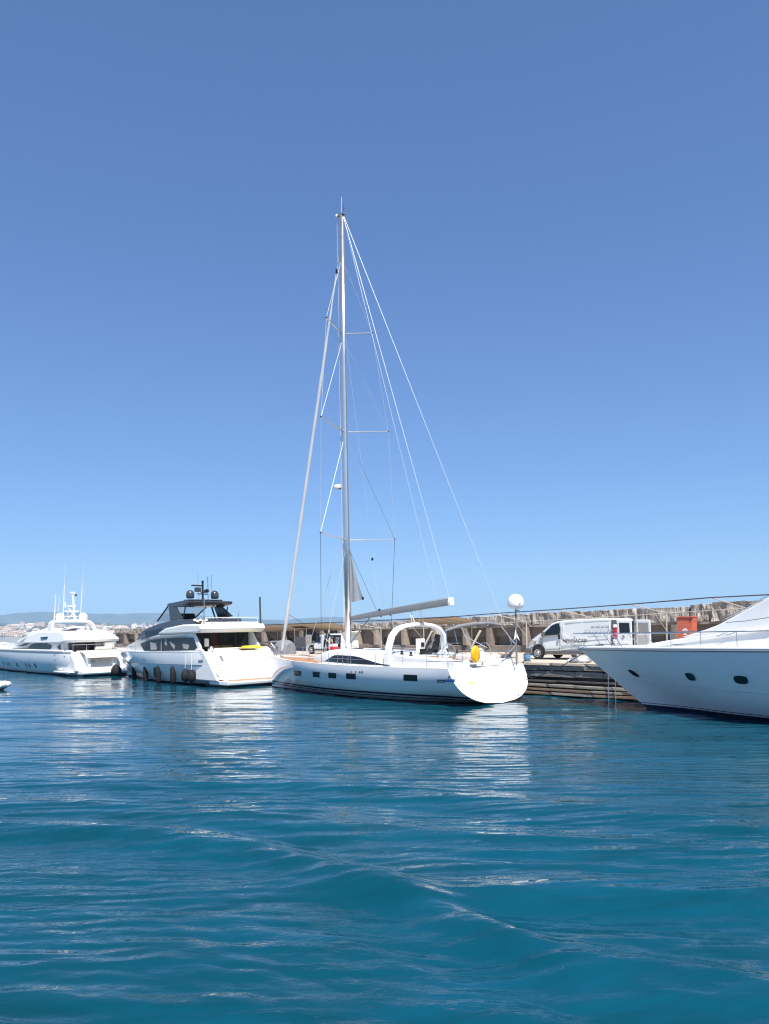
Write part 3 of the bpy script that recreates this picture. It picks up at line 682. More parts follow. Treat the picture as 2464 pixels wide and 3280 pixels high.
# folded bimini
R1 = [FS.onX(1425, 2021, 3.2), FS.onX(1470, 2006, 2.9), FS.onX(1520, 1998, 2.6), FS.onX(1570, 1996, 2.4), FS.onX(1606, 2003, 2.3)]
MB().tube(R1, [.05, .085, .09, .08, .045], 10).build('folded_bimini', 'canvas_grey', SY, smooth=True)
for a, b in (((1478, 2010), (1514, 2084)), ((1486, 2036), (1560, 2074)), ((1604, 2004), (1652, 2066)), ((1430, 2022), (1432, 2075)), ((1456, 2020), (1466, 2062))):
    MB().tube([FS.onX(*a, 2.4), FS.onX(*b, 1.4)], .018).build('bimini_strut', 'steel', SY, smooth=True)
# sprayhood side screen behind the arch
MB().add([FS.onX(1395, 2030, 4.6), FS.onX(1412, 2034, 4.6), FS.onX(1404, 2090, 4.6), FS.onX(1380, 2090, 4.6)], [(0, 1, 2, 3)]).build('spray_screen', 'glass', SY)
for a, b in (((1405, 2030), (1352, 2112)), ((1392, 2040), (1366, 2086))): MB().tube([FS.onX(*a, 4.7), FS.onX(*b, 4.3)], .02).build('sheet_rope', 'rope_dark', SY)
MB().box((4.7, .12, 2.52), (.25, .4, .72)).build('instrument_pod', 'white_paint', SY, bevel=.03)
MB().box((4.56, .1, 2.60), (.03, .22, .2)).build('instrument_screen', 'black', SY)
# rig
MB().tube([(10.24, 0, 1.62), (10.26, 0, 9), (10.24, 0, 18), (10.14, 0, 25.7)], [.165, .165, .155, .11], 16, 1.3).build('mast', 'mast_white', SY, smooth='all')
MB().tube([(10.02, 0, 3.0), (10.03, 0, 9), (10.02, 0, 18), (9.99, 0, 25.3)], [.028] * 4, 6).build('mast_track', 'grey_mid', SY)
MB().lathe([(.3, 0), (.3, .06), (.2, .09)], (10.24, 0, 2.28), 18).build('mast_collar', 'grey_mid', SY, smooth=True)
for z0, dx, dy, dz in ((8.22, -1.05, 2.6, .1), (14.06, -.95, 2.35, .2), (19.37, -.6, 1.6, .25)):
    for s_ in (1, -1):
        sp = MB().tube([(10.24, s_ * .1, z0), (10.24 + dx, s_ * dy, z0 + dz)], [.062, .035], 8, .55).build('spreader', 'mast_white', SY, smooth=True)
        MB().lathe([(.03, 0), (.05, .03), (.03, .08)], (10.24 + dx, s_ * dy, z0 + dz - .03), 8).build('spreader_end', 'black', sp)
tips = [(10.24 - 1.05, 2.6, 8.33), (10.24 - .95, 2.35, 14.27), (10.24 - .6, 1.6, 19.63)]
chain = (9.55, 2.42, 1.66)
def wire(p, q, r=.011, m='wire', name='shroud', sag=0.):
    P = [Vector(p), Vector(q)]
    if sag: P = [Vector(p).lerp(Vector(q), t) - Vector((0, 0, sag * 4 * t * (1 - t))) for t in frange(0, 1, 8)]
    return MB().tube(P, r, 6).build(name, m, SY)
def mir(p, s_): return (p[0], s_ * p[1], p[2])
for s_ in (1, -1):
    wire(mir(chain, s_), mir(tips[0], s_), .012, 'rope_dark'); wire(mir(tips[0], s_), mir(tips[1], s_), .009); wire(mir(tips[1], s_), mir(tips[2], s_), .009)
    wire(mir(tips[2], s_), (10.2, 0, 23.4), .009)
    wire(mir(tips[0], s_), (10.24, 0, 13.8), .007); wire(mir(tips[1], s_), (10.24, 0, 19.1), .007)
    wire((9.6, s_ * 2.36, 1.66), (10.22, 0, 8.0), .008)
wire((10.02, 0, 25.68), (.5, -2.0, 1.95), .008, name='backstay')
wire((10.02, 0, 25.6), (2.80, 0, 4.62), .0095, name='topping_lift'); wire((10.0, 0, 25.5), (3.9, -.3, 4.6), .007, name='flag_halyard')
wire((10.0, 0, 19.1), FS.onY(1180, 1660, -.6), .006, name='lazy_line'); wire(FS.onY(1150, 1475, -.4), tips[0][:1] + (-2.6, 8.35), .007, 'rope_dark', 'lazy_line')
wire(FS.onY(1112, 1745, 0), FS.onY(1208, 1958, 0), .011, 'rope_dark', 'boom_lift'); wire(FS.onY(1192, 1785, 0), FS.onY(1218, 1950, 0), .006, name='lazy_line')
MB().lathe([(.02, 0), (.06, .05), (.06, .12), (.02, .17)], tuple(FS.onY(1193, 1790, 0) - np.array([0, 0, .1])), 10).build('block', 'black', SY)
wire((10.55, .0, 25.5), (10.5, 0, 3.0), .008, 'rope', 'halyard'); wire((10.4, .14, 19.4), (10.36, .2, 2.6), .008, 'rope', 'halyard')
wire((10.5, .05, 8.4), FS.onY(977, 2108, 1.6), .010, name='inner_stay')
GP = [Vector((10.34, 0, 23.95)).lerp(Vector((16.42, 0, 2.1)), t) for t in frange(0, 1, 40)]
MB().tube([GP[0], GP[3]], .018, 8).build('forestay', 'wire', SY)
MB().tube(GP[2:], [.035 + .055 * min(1, i / 10) + .010 * math.sin(i * 1.9) + (.03 if 32 < i < 36 else 0) - (.03 * max(0, i - 35) / 4) for i in range(39)], 10).build('furled_genoa', 'genoa', SY, smooth=True)
MB().tube([GP[40], (16.55, 0, 1.82)], .03, 8).build('furler_foot', 'steel', SY)
MB().lathe([(.13, 0), (.15, .02), (.07, .05), (.07, .14), (.15, .17), (.13, .19)], (16.44, 0, 2.0), 14).build('furler_drum', 'grey_mid', SY, smooth=True)
MB().box(tuple(GP[2]), (.09, .09, .22)).build('swivel', 'black', SY)
g0 = FS.onY(922, 1966, 0); MB().tube([g0, FS.onY(960, 1990, -.4), FS.onY(1010, 2022, -1.2), (9.4, -1.9, 1.75)], .014, 6).build('genoa_sheet', 'rope_dark', SY)
MB().add([GP[33], tuple(g0), GP[36]], [(0, 1, 2)]).build('genoa_clew', 'genoa', SY)
# radar, masthead
rd = MB().lathe([(.10, -.02), (.27, .0), (.29, .08), (.26, .17), (.12, .22)], (10.85, 0, 11.08), 18).build('radar', 'white_paint', SY, smooth=True)
MB().box((10.55, 0, 11.05), (.45, .10, .06)).build('radar_bracket', 'grey_mid', SY)
MB().box((10.18, 0, 25.74), (.5, .18, .08)).build('masthead', 'grey_mid', SY)
MB().tube([(10.16, 0, 25.7), (10.14, 0, 26.7)], .022, 6).build('masthead_antenna', 'wire', SY)
MB().tube([(9.98, 0, 25.7), (9.95, 0, 26.2)], .012, 6).build('wind_vane', 'black', SY)
MB().lathe([(.07, 0), (.09, .05), (.07, .13), (.03, .15)], (10.56, 0, 25.76), 12).build('masthead_light', 'white_paint', SY, smooth=True)
MB().tube([(10.3, 0, 25.75), (10.56, 0, 25.78)], .02, 6).build('light_bracket', 'grey_mid', SY)
# boom with mainsheet
def boomsec(x, z, h, w): return [(x, -w, z - h), (x, w, z - h), (x, w * 1.15, z - h * .2), (x, w * .8, z + h), (x, -w * .8, z + h), (x, -w * 1.15, z - h * .2)]
MB().loft([boomsec(9.92, 3.98, .11, .09), boomsec(8, 4.15, .14, .11), boomsec(4.5, 4.46, .155, .12), boomsec(2.85, 4.60, .16, .12)], close=True).build('boom', 'boom_grey', SY, smooth=True)
MB().loft([[(p[0], p[1] * .7, p[2]) for p in ((9.8, .1, 4.13), (9.8, -.1, 4.13))], [(2.95, .07, 4.80), (2.95, -.07, 4.80)]], caps=False).build('boom_slot', 'mast_white', SY)
MB().loft([boomsec(2.84, 4.60, .20, .14), boomsec(2.68, 4.61, .19, .13)], close=True).build('boom_end', 'white_paint', SY, bevel=.02)
MB().tube([(10.1, 0, 2.62), (8.45, 0, 4.0)], [.05, .035], 8).build('boom_vang', 'grey_mid', SY, smooth=True)
MB().box((10.0, 0, 3.96), (.2, .1, .16)).build('gooseneck', 'black', SY)
for bx in (5.55, 4.75):
    zb = 4.0 + (9.92 - bx) * .0866 * 1 - .05
    MB().lathe([(.02, 0), (.06, .03), (.06, .1), (.02, .14)], (bx, 0, zb + .06), 10).build('mainsheet_block', 'black', SY)
    wire((bx, 0, zb + .08), (5.05, .1 if bx > 5 else -.2, 3.62), .017, 'rope', 'mainsheet')
    wire((bx, 0, zb + .08), (5.05, .3 if bx > 5 else -.5, 3.60), .010, 'rope', 'mainsheet')
for bx in (7.6, 6.9): MB().lathe([(.02, 0), (.045, .02), (.02, .1)], (bx, 0, 4.0 + (9.92 - bx) * .0866 - .22), 8).build('block', 'black', SY)
MB().lathe([(.03, 0), (.08, .03), (.05, .12)], tuple(FS.onY(1216, 1956, 0) - np.array([0, 0, .02])), 8).build('block', 'black', SY)
# corner of mainsail left out of the mast
TA, TB, TC = Vector((10.02, 0, 7.9)), Vector((10.02, 0, 4.85)), Vector((8.98, 0, 5.02))
rows = []
for i in range(13):
    t = i / 12; a = TA.lerp(TB, t); b = TA.lerp(TC, t); b = b + Vector((.10 * math.sin(PI * t), 0, 0)); row = []
    for j in range(9):
        s_ = j / 8; p = a.lerp(b, s_); row.append((p.x, p.y + .05 * t * math.sin(s_ * 7 + t * 5) * math.sin(PI * s_), p.z - .06 * math.sin(PI * s_) * (t > .9)))
    rows.append(row)
MB().loft(rows, caps=False).loft([[(p[0], p[1] - .012, p[2]) for p in q] for q in rows], caps=False).build('mainsail_corner', 'sail', SY, smooth='all')
MB().box(tuple(TC + Vector((.02, 0, 0))), (.10, .06, .16)).build('clew_ring', 'black', SY)
# rails and stanchions
def stanchions(H, par, xs_, h, s_, r=.013, m='steel'):
    for x in xs_:
        B = H.B(x) - .07; X = x + H.rake(x) * (H.S(x) - H.zref); MB().tube([(X, s_ * B, H.S(x) - .02), (X, s_ * B, H.S(x) + h)], r, 6).build('stanchion', m, par)
ST = [3.4, 5.2, 7.0, 8.8, 10.6, 12.4, 14.2, 15.6]
for s_ in (1, -1):
    stanchions(HS, SY, ST, .62, s_)
    for h in (.33, .61): MB().tube([(x, s_ * (HS.B(x) - .07), HS.S(x) + h) for x in [2.0] + ST + [16.3]], .006, 5).build('lifeline', 'wire', SY)
    P = [(16.3, s_ * .62, 1.78), (16.3, s_ * .62, 2.42), (17.0, s_ * .34, 2.46), (17.45, s_ * .05, 2.46)]; MB().tube(P, .018, 6).build('pulpit', 'steel', SY, smooth=True)
    MB().tube([(17.0, s_ * .3, 1.8), (17.05, s_ * .33, 2.46)], .016, 6).build('pulpit_leg', 'steel', SY)
    for pts in ([(2.0, s_ * 2.5, 1.6), (2.0, s_ * 2.5, 2.22), (.82, s_ * 2.42, 2.24), (.78, s_ * 1.5, 2.24), (.78, s_ * 1.5, 1.6)], [(2.0, s_ * 2.5, 1.92), (.84, s_ * 2.42, 1.93), (.78, s_ * 1.5, 1.93)],
                [(.82, s_ * 2.42, 1.6), (.82, s_ * 2.42, 2.24)]): MB().tube(pts, .017, 6).build('pushpit', 'steel', SY, smooth=True)
# boarding gate rails amidships (dark ladder-like)
for dx_ in (7.35, 7.75, 8.15): MB().tube([(dx_, 2.52, 1.6), (dx_ - .02, 2.5, 2.25)], .014, 6).build('gate_post', 'grey_mid', SY)
MB().tube([(7.35, 2.52, 1.95), (8.15, 2.52, 1.95)], .012, 6).build('gate_bar', 'grey_mid', SY)
# satellite dome on its pole
dm = MB().lathe([(.02, -.30), (.20, -.29), (.33, -.22), (.37, -.12), (.375, .02), (.35, .16), (.27, .29), (.14, .37), (.0, .395)], (.35, -1.76, 4.49), 28).build('satellite_dome', 'white_paint', SY, smooth='all')
MB().box((.0, -1.68, 4.42), (.02, .22, .03)).build('dome_mark', 'text_dark', dm)
MB().tube([(.35, -1.74, 1.6), (.35, -1.76, 4.22)], .035, 8).build('dome_pole', 'grey_mid', SY, smooth=True)
for a, b in (((.35, -1.75, 3.0), (.8, -2.4, 1.65)), ((.35, -1.75, 3.0), (.8, -1.1, 1.65)), ((.35, -1.75, 2.55), (1.6, -1.9, 1.65))): MB().tube([a, b], .017, 6).build('dome_strut', 'steel', SY)
MB().lathe([(.10, 0), (.12, .03), (.05, .08)], (.35, -1.9, 4.08), 10).build('stern_light', 'white_paint', SY)
MB().add([(.33, -1.68, 3.25), (.33, -1.55, 2.75), (.32, -1.74, 2.9), (.31, -1.98, 2.72)], [(0, 1, 2), (0, 2, 3)]).build('pennant', 'white_paint', SY)
MB().box((.95, -1.75, 2.05), (.25, .5, .25)).build('barbecue', 'grey_mid', SY, bevel=.03)
MB().tube([(.86, -1.25, 2.12), (.86, -2.05, 2.14)], .07, 8).build('rolled_cover', 'canvas_tan', SY, smooth=True)
MB().box((.86, .25, 1.98), (.2, .75, .35)).build('liferaft_case', 'white_paint', SY, bevel=.05)
# yellow lifebuoy cover hung on the stern rail
yb = root('lifebuoy', 'yellow oval lifebuoy cover hung on the sailing yacht stern rail', 'lifebuoy', tuple(FS.w(.62, .84, 2.2)), FS.rot)
MB().lathe([(.01, -.09), (.2, -.085), (.27, -.05), (.30, 0), (.27, .05), (.2, .085), (.01, .09)], (0, 0, 0), 28, 'X', 1.0, 1.27).build('cover', 'yellow', yb, smooth='all')
MB().box((-.085, -.04, .19), (.03, .05, .33)).build('strap', 'yellow_light', yb); MB().box((-.085, .0, -.18), (.03, .05, .33)).build('strap', 'yellow_light', yb)
MB().box((.02, -.05, -.41), (.22, .62, .07)).build('holder', 'white_paint', yb, bevel=.02)
# ================================================================== MOTOR YACHTS
def prof(F, Z, pts, hw):
    f = hw if callable(hw) else (lambda x, z: hw); out = []
    for p in pts:
        Y = f(8, 3)
        for _ in range(10):
            X, _y, z = F.onY(*Z(*p), Y); Y = .5 * Y + .5 * f(X, z)
        out.append((float(X), float(z)))
    return out
def shell(F, Z, pts, hw, name, m, par, bevel=.05, seg=2, **k): return MB().prism(prof(F, Z, pts, hw), hw).build(name, m, par, smooth=True, bevel=bevel, seg=seg)
def pane(F, Z, pts, hw, name, m, par, out=.012, th=.05, both=True, bevel=.01):
    """window or panel lying on the side of a shell"""
    f = hw if callable(hw) else (lambda x, z: hw); P = prof(F, Z, pts, lambda x, z: f(x, z) + out); r_ = None
    for s_ in ((1, -1) if both else (1,)):
        n = len(P)
        if s_ > 0: a = lambda x, z: f(x, z) + out; b = lambda x, z: f(x, z) - th
        else: a = lambda x, z: -f(x, z) - out; b = lambda x, z: -f(x, z) + th
        o = MB().prism(P, a, b).build(name, m, par, bevel=bevel); r_ = r_ or o
    return r_
# ------------------------------------------------------------------ grey and white flybridge yacht
MY = boat_root('motor_yacht', FM, 'white motor yacht with charcoal flybridge hardtop and row of dark fenders', 'motor yacht')
HM = Hull([(2.9, 2.45, 2.15, .0, 3.4, .30), (4.2, 2.62, 2.15, -.2, 3.0, .36), (7, 2.70, 2.12, -.6, 2.6, .46), (11, 2.62, 2.10, -.7, 2.1, .60),
           (14.5, 2.20, 2.11, -.7, 1.7, .78), (17.5, 1.42, 2.13, -.6, 1.4, .95), (19.6, .62, 2.15, -.5, 1.25, 1.05), (20.9, .03, 2.16, -.5, 1.2, 1.0)],
          rake=lambda x: .9 * max(0, 1 - (x - 2.9) / 2.6) + .95 * sm((x - 13.5) / 7), zref=2.15)
mx = frange(2.9, 5.4, 8) + frange(6, 14, 12) + frange(14.5, 20.9, 16)
HM.grid(mx, 18).build('hull', 'gelcoat', MY, smooth='all'); HM.cap(2.9, 18).build('transom', 'white_paint', MY)
deck(HM, mx, 'deck', 'white_paint', MY, dz=-.04)
HM.grid(mx, 2, lambda x: -.15, lambda x: .13, .006).build('boot_stripe', 'navy', MY, smooth='all')
for s_ in (1, -1):
    MB().tube([HM.pt(x, 1.36 - .004 * x, .006, s_) for x in frange(3.6, 20, 30)], .022, 6).build('rub_strake', 'grey_mid', MY)
    MB().tube([(x, s_ * max(.02, HM.B(x) - .02), HM.S(x)) for x in mx], .035, 6).build('cap_rail', 'white_paint', MY, smooth=True)
hwn = HM.quad(FM, [Z2(398, 968), Z2(440, 968), Z2(455, 1086), Z2(412, 1086)], .01).build('hull_window', 'white_paint', MY); HM.quad(FM, [Z2(408, 976), Z2(432, 976), Z2(446, 1078), Z2(420, 1078)], .02).build('pane', 'glass', hwn)
HM.quad(FM, [Z2(850, 902), Z2(955, 908), Z2(960, 928), Z2(848, 930)], .015).build('side_vent', 'grey_mid', MY)
HM.quad(FM, [Z2(303, 890), Z2(325, 888), Z2(325, 908), Z2(303, 910)], .012, n=1).build('hull_emblem', 'steel', MY)
# swim platform, garage door, steps
MB().prism([(.45, .16), (.40, .34), (.5, .40), (2.6, .40), (2.6, .16)], 2.32).build('swim_platform', 'white_paint', MY, bevel=.04)
MB().box((1.35, 0, .412), (1.6, 4.3, .03)).build('platform_teak', 'teak', MY)
MB().box((1.9, 0, .02), (2.6, 4.5, .28)).build('underwater_body', 'antifoul', MY)
def tr(z, off=0.): return 2.9 + .9 * (z - 2.15) - off
P = [(tr(.42, .10), .42), (tr(1.7, .14), 1.7), (tr(2.02, .05), 2.14), (3.3, 2.24), (3.6, 2.24), (3.6, .42)]
MB().prism(P, lambda x, z: 1.72 - .16 * sm((z - 1.6) / .6)).build('garage_door', 'white_paint', MY, smooth=True, bevel=.09, seg=3)
for s_ in (1, -1):
    for k in range(4):
        z = .62 + .36 * k; st = MB().box((tr(z) + .12, s_ * 2.04, z - .06), (.5, .55, .18)).build('step', 'white_paint', MY, bevel=.02); MB().box((tr(z) + .08, s_ * 2.04, z + .045), (.4, .46, .02)).build('tread', 'teak', st)
    MB().prism([(tr(.4, .05), .4), (tr(2.1, .05), 2.1), (3.2, 2.35), (3.9, 2.36), (3.9, .4)], lambda x, z: s_ * 2.52, lambda x, z: s_ * 2.34).build('quarter_wing', 'white_paint', MY, smooth=True, bevel=.06)
MB().box((tr(1.75, .16), 1.55, 1.72), (.04, .22, .46), ry=.7).build('stern_light_panel', 'grey_mid', MY, bevel=.02)
MB().tube([(2.75, 1.4, 2.3), (2.75, -1.4, 2.3)], .02).build('aft_rail', 'steel', MY)
for y in (1.35, 0, -1.35): MB().tube([(2.8, y, 2.2), (2.75, y, 2.3)], .015).build('rail_post', 'steel', MY)
# main saloon
hc = lambda x, z: 2.22 * (1 - .62 * sm((x - 11) / 7.5))
SP = [(max(x, 4.95), z) for x, z in prof(FM, Z2, [(122, 798), (140, 768), (210, 728), (330, 692), (480, 655), (850, 642), (905, 822), (215, 828)], hc)]
MB().prism(SP, hc).build('saloon', 'white_paint', MY, smooth=True, bevel=.05)
pane(FM, Z2, [(272, 745), (345, 712), (480, 692), (800, 682), (848, 812), (312, 815)], hc, 'saloon_window', 'glass', MY)
pane(FM, Z2, [(476, 694), (486, 694), (488, 813), (478, 813)], lambda x, z: hc(x, z) + .012, 'window_mullion', 'grey_mid', MY, th=.0, bevel=0)
for q in ([(372, 730), (430, 740), (440, 800), (380, 805)], [(560, 720), (620, 760), (615, 800), (585, 770)], [(520, 690), (535, 690), (540, 765), (515, 750)], [(690, 745), (760, 755), (745, 800), (700, 790)]):
    pane(FM, Z2, q, lambda x, z: hc(x, z) - .06, 'curtain', 'interior', MY, out=.076, th=-.07, both=False, bevel=0)
# raised pilothouse in charcoal
hp = lambda x, z: (2.02 - .22 * sm((z - 3.0) / 1.2)) * (1 - .6 * sm((x - 11.5) / 6))
PP = [(max(x, 5.0), z) for x, z in prof(FM, Z2, [(216, 716), (300, 622), (350, 588), (440, 552), (560, 520), (800, 498), (850, 640), (480, 655), (330, 692)], hp)]
MB().prism(PP, hp).build('pilothouse', 'grey_paint', MY, smooth=True, bevel=.05)
pane(FM, Z2, [(262, 694), (318, 625), (480, 592), (500, 610), (452, 645), (330, 686)], hp, 'pilothouse_window', 'glass', MY)
# flybridge deck
hf = lambda x, z: 2.42 * (1 - .35 * sm((x - 9.5) / 3.5))
shell(FM, Z2, [(442, 643), (520, 592), (690, 556), (858, 552), (872, 600), (848, 637), (480, 652)], hf, 'flybridge_deck', 'white_paint', MY, .09, 3)
MB().prism([(3.85, 3.70), (3.75, 3.98), (3.95, 4.03), (4.9, 4.03), (5.1, 3.70)], 1.5, lambda x, z: -2.2).build('flybridge_bulwark', 'white_paint', MY, smooth=True, bevel=.08, seg=3)
MB().box((5.9, 0, 3.99), (1.7, 3.0, .03)).build('flybridge_teak', 'teak', MY)
zc = FM.onY(*Z2(848, 637), 2.4)[2]
# aft cockpit: dark glass doors between raked wings
MB().box((4.9, 0, (2.15 + zc) / 2), (.06, 4.1, zc - 2.15 + .1)).build('saloon_doors', 'glass', MY)
for y in (-1.0, .1, 1.2): MB().box((4.85, y, (2.15 + zc) / 2), (.05, .05, zc - 2.15)).build('door_frame', 'black', MY)
for s_ in (1, -1):
    MB().prism([(5.2, 2.15), (5.2, zc), (4.55, zc), (3.75, 2.45), (3.7, 2.15)], lambda x, z: s_ * 2.225, lambda x, z: s_ * 2.11).build('wing_panel', 'white_paint', MY, bevel=.02)
MB().box((4.15, 1.55, 2.72), (.05, .3, .5)).build('instruction_board', 'cream', MY, bevel=.01)
MB().box((3.7, .0, 2.2), (.9, 3.0, .3)).build('aft_sofa', 'cream', MY, bevel=.06)
MB().lathe([(.16, 0), (.2, .1), (.13, .25)], (3.4, 1.65, 2.2), 12).build('capstan', 'steel', MY, smooth=True)
# hardtop and its supports
ht = lambda x, z: 1.72 * (1 - .25 * sm((x - 8.6) / 2.2))
shell(FM, Z2, [(528, 366), (548, 348), (700, 318), (742, 322), (735, 352), (700, 372), (640, 384), (560, 382)], ht, 'hardtop', 'grey_paint', MY, .05)
MB().box((7.35, -.1, 5.56), (.9, 2.5, .08)).build('mast_plinth', 'grey_paint', MY, bevel=.03)
for y in (.9, -.9, .2): MB().box((7.3, y, 5.47), (.5, .3, .12)).build('plinth_leg', 'black', MY)
for s_ in (1, -1):
    WP = prof(FM, Z2, [(560, 380), (632, 384), (695, 496), (600, 516), (575, 518)], 1.66)
    if s_ > 0: MB().prism(WP, lambda x, z: s_ * 1.70, lambda x, z: s_ * 1.60).build('hardtop_support', 'grey_paint', MY, bevel=.02)
    else: MB().tube([(WP[0][0], -1.62, WP[0][1]), (WP[3][0], -1.62, WP[3][1])], .06).build('hardtop_post', 'black', MY)
    fb = prof(FM, Z2, [(548, 378), (425, 522)], 1.5); MB().tube([(fb[0][0], s_ * 1.5, fb[0][1]), (fb[1][0], s_ * 1.35, fb[1][1])], .05).build('windscreen_pillar', 'black', MY)
    bb = prof(FM, Z2, [(722, 380), (700, 496)], 1.6); MB().tube([(bb[0][0], s_ * 1.6, bb[0][1]), (bb[1][0], s_ * 1.62, bb[1][1])], .045).build('hardtop_post', 'black', MY)
AFT = prof(FM, Z2, [(1000, 372), (1075, 372), (1190, 474), (1050, 500), (1100, 480)], -1.62)
MB().prism([AFT[0], AFT[1], AFT[2], AFT[3]], -1.58, -1.68).build('aft_support', 'grey_paint', MY, bevel=.02)
f0 = prof(FM, Z2, [(548, 378), (425, 522)], 1.5)
MB().add([(f0[0][0], 1.5, f0[0][1]), (f0[0][0], -1.5, f0[0][1]), (f0[1][0], -1.35, f0[1][1]), (f0[1][0], 1.35, f0[1][1])], [(0, 1, 2, 3)]).build('flybridge_windscreen', 'clear_glass', MY)
MB().add([(f0[0][0], 1.52, f0[0][1]), (WP[0][0], 1.62, WP[0][1]), (WP[4][0], 1.62, WP[4][1]), (f0[1][0] - .6, 1.45, f0[1][1] + .02)], [(0, 1, 2, 3)]).build('side_screen', 'clear_glass', MY)
MB().prism([(9.6, 4.3), (9.8, 4.75), (10.3, 4.6), (10.6, 4.3)], .8).build('flybridge_console', 'grey_paint', MY, bevel=.05)
# domes, radar, mast
for y in (.92, -.95): MB().lathe([(.15, 0), (.24, .03), (.275, .12), (.275, .32), (.23, .46), (.12, .555), (0, .58)], (7.28, y, 5.66), 22).build('satellite_dome', 'grey_paint', MY, smooth='all')
MB().tube([(7.25, 0, 5.5), (7.22, 0, 6.75)], .07, 10).build('mast', 'black', MY, smooth=True)
MB().box((7.35, .35, 6.55), (.09, 1.0, .09), rz=.25).build('radar_scanner', 'black', MY, bevel=.02)
MB().box((7.4, .28, 6.28), (.35, .36, .3)).build('radar_motor', 'grey_paint', MY, bevel=.05)
MB().lathe([(.05, -.12), (.17, -.05), (.17, .05), (.05, .12)], (7.2, -.28, 6.2), 14).build('searchlight', 'black', MY, smooth=True)
for z, a, b in ((5.98, .4, -.4), (6.1, .15, -.3)): MB().tube([(7.25, a, z), (7.25, b, z)], .035, 6).build('crossarm', 'black', MY)
MB().lathe([(.06, 0), (.08, .05), (.08, .14), (.03, .18)], (7.22, 0, 6.72), 10).build('anchor_light', 'black', MY, smooth=True)
for y, z1, r_ in ((-.33, 7.15, .02), (-.62, 7.3, .01), (.42, 7.35, .008)): MB().tube([(7.1, y, 5.6), (7.1, y, z1)], r_, 5).build('whip_antenna', 'black', MY)
# flagstaff, staff, rails, small gear
MB().tube([tuple(FM.onY(*Z2(903, 566), 1.9)), tuple(FM.onY(*Z2(906, 300), 1.9))], .035, 8).build('light_pole', 'grey_mid', MY, smooth=True)
MB().tube([tuple(FM.onY(*Z2(1462, 560), -2.2)), tuple(FM.onY(*Z2(1455, 285), -2.2))], .06, 8).build('davit_post', 'grey_paint', MY, smooth=True)
RP = [tuple(FM.onY(*Z2(918, 560), 2.0)), tuple(FM.onY(*Z2(918, 488), 2.0)), tuple(FM.onX(*Z2(1200, 486), 3.9)), tuple(FM.onY(*Z2(1428, 486), -2.0)), tuple(FM.onY(*Z2(1436, 556), -2.0))]
MB().tube(RP, .028, 6).build('flybridge_rail', 'cream', MY, smooth=True)
MB().tube([tuple(FM.onX(*Z2(1240, 560), 3.95)), tuple(FM.onX(*Z2(1248, 430), 3.85))], .018, 6).build('flagstaff', 'steel', MY)
MB().add([tuple(FM.onX(*Z2(1232, 520), 3.88)), tuple(FM.onX(*Z2(1242, 528), 3.93)), tuple(FM.onX(*Z2(1226, 594), 3.90)), tuple(FM.onX(*Z2(1206, 576), 3.84))], [(0, 1, 2, 3)]).build('ensign', 'red', MY)
for i in range(5):
    p = FM.onX(*Z2(815 + 28 * i, 522 + 10 * (i % 2)), 5.2); MB().lathe([(.02, 0), (.10, .02), (.11, .1), (.02, .16)], tuple(p), 10).build('deck_gear', 'white_paint', MY)
P0 = [(x, HM.B(x) - .10, HM.S(x)) for x in (12.6, 13.6, 15.2, 17, 18.8)]
for s_ in (1, -1):
    MB().tube([(x, s_ * y, z + .32) for x, y, z in P0], .018, 6).build('bow_rail', 'steel', MY)
    for x, y, z in P0: MB().tube([(x, s_ * y, z - .03), (x, s_ * y, z + .32)], .014, 6).build('stanchion', 'steel', MY)
cv = root('boat_cover', 'bright yellow folded cover lying on the white stern of the flybridge yacht', 'cover', tuple(FM.w(3.1, -1.15, 2.26)), FM.rot)
MB().prism([(-.3, 0), (-.25, .12), (0, .2), (.3, .16), (.4, 0)], .62).build('bundle', 'yellow_light', cv, smooth=True, bevel=.06, seg=3)
MB().prism([(-.34, 0), (-.28, .07), (.1, .1), (.4, 0)], lambda x, z: .95, .55).build('loose_end', 'yellow', cv, smooth=True, bevel=.03)
# fenders hung along its side
def fender(px, py0, py1, rad, label, ball=False):
    pc = Z2(px, (py0 + py1) / 2); x, z = HM.hit(FM, *pc, 2.6); a = HM.pt(x, z); yy = HM.y(x, z) + rad + .03
    L = abs(FM.onY(*Z2(px, py0), yy)[2] - FM.onY(*Z2(px, py1), yy)[2]); X = a[0]
    r_ = root('fender', label, 'fender', tuple(FM.w(X, yy, z)), FM.rot, 'fenders along the grey and white yacht')
    if ball: MB().lathe([(.03, -L/2), (rad*.45, -L/2+.06), (rad*.85, -L*.3), (rad, -L*.08), (rad*.93, L*.12), (rad*.62, L*.33), (rad*.25, L*.46), (.05, L/2)], (0, 0, 0), 22).build('body', 'rubber', r_, smooth='all')
    else: MB().lathe([(.03, -L/2), (rad*.6, -L/2+.04), (rad, -L/2+.16), (rad*1.02, 0), (rad, L/2-.16), (rad*.6, L/2-.04), (.05, L/2)], (0, 0, 0), 18).build('body', 'rubber', r_, smooth='all')
    zt = HM.S(x) - z; MB().tube([(0, 0, L / 2 - .02), (0, -.02, zt * .9), (0, -rad - .02, zt + .02)], .016, 6).build('rope', 'rope', r_)
fender(237, 950, 1112, .16, 'slim dark fender nearest the bow of the flybridge yacht')
fender(355, 958, 1128, .17, 'slim dark fender just forward of the upright hull window')
fender(482, 955, 1132, .17, 'slim dark fender just aft of the upright hull window')
fender(626, 962, 1142, .18, 'slim dark fender next to the pair of round fenders')
fender(762, 985, 1122, .28, 'round dark fender, forward one of the pair near the yacht stern', True)
fender(820, 998, 1128, .27, 'round dark fender, aft one of the pair near the yacht stern', True)
fender(92, 942, 1068, .42, 'big round dark fender at the bow of the flybridge yacht', True)
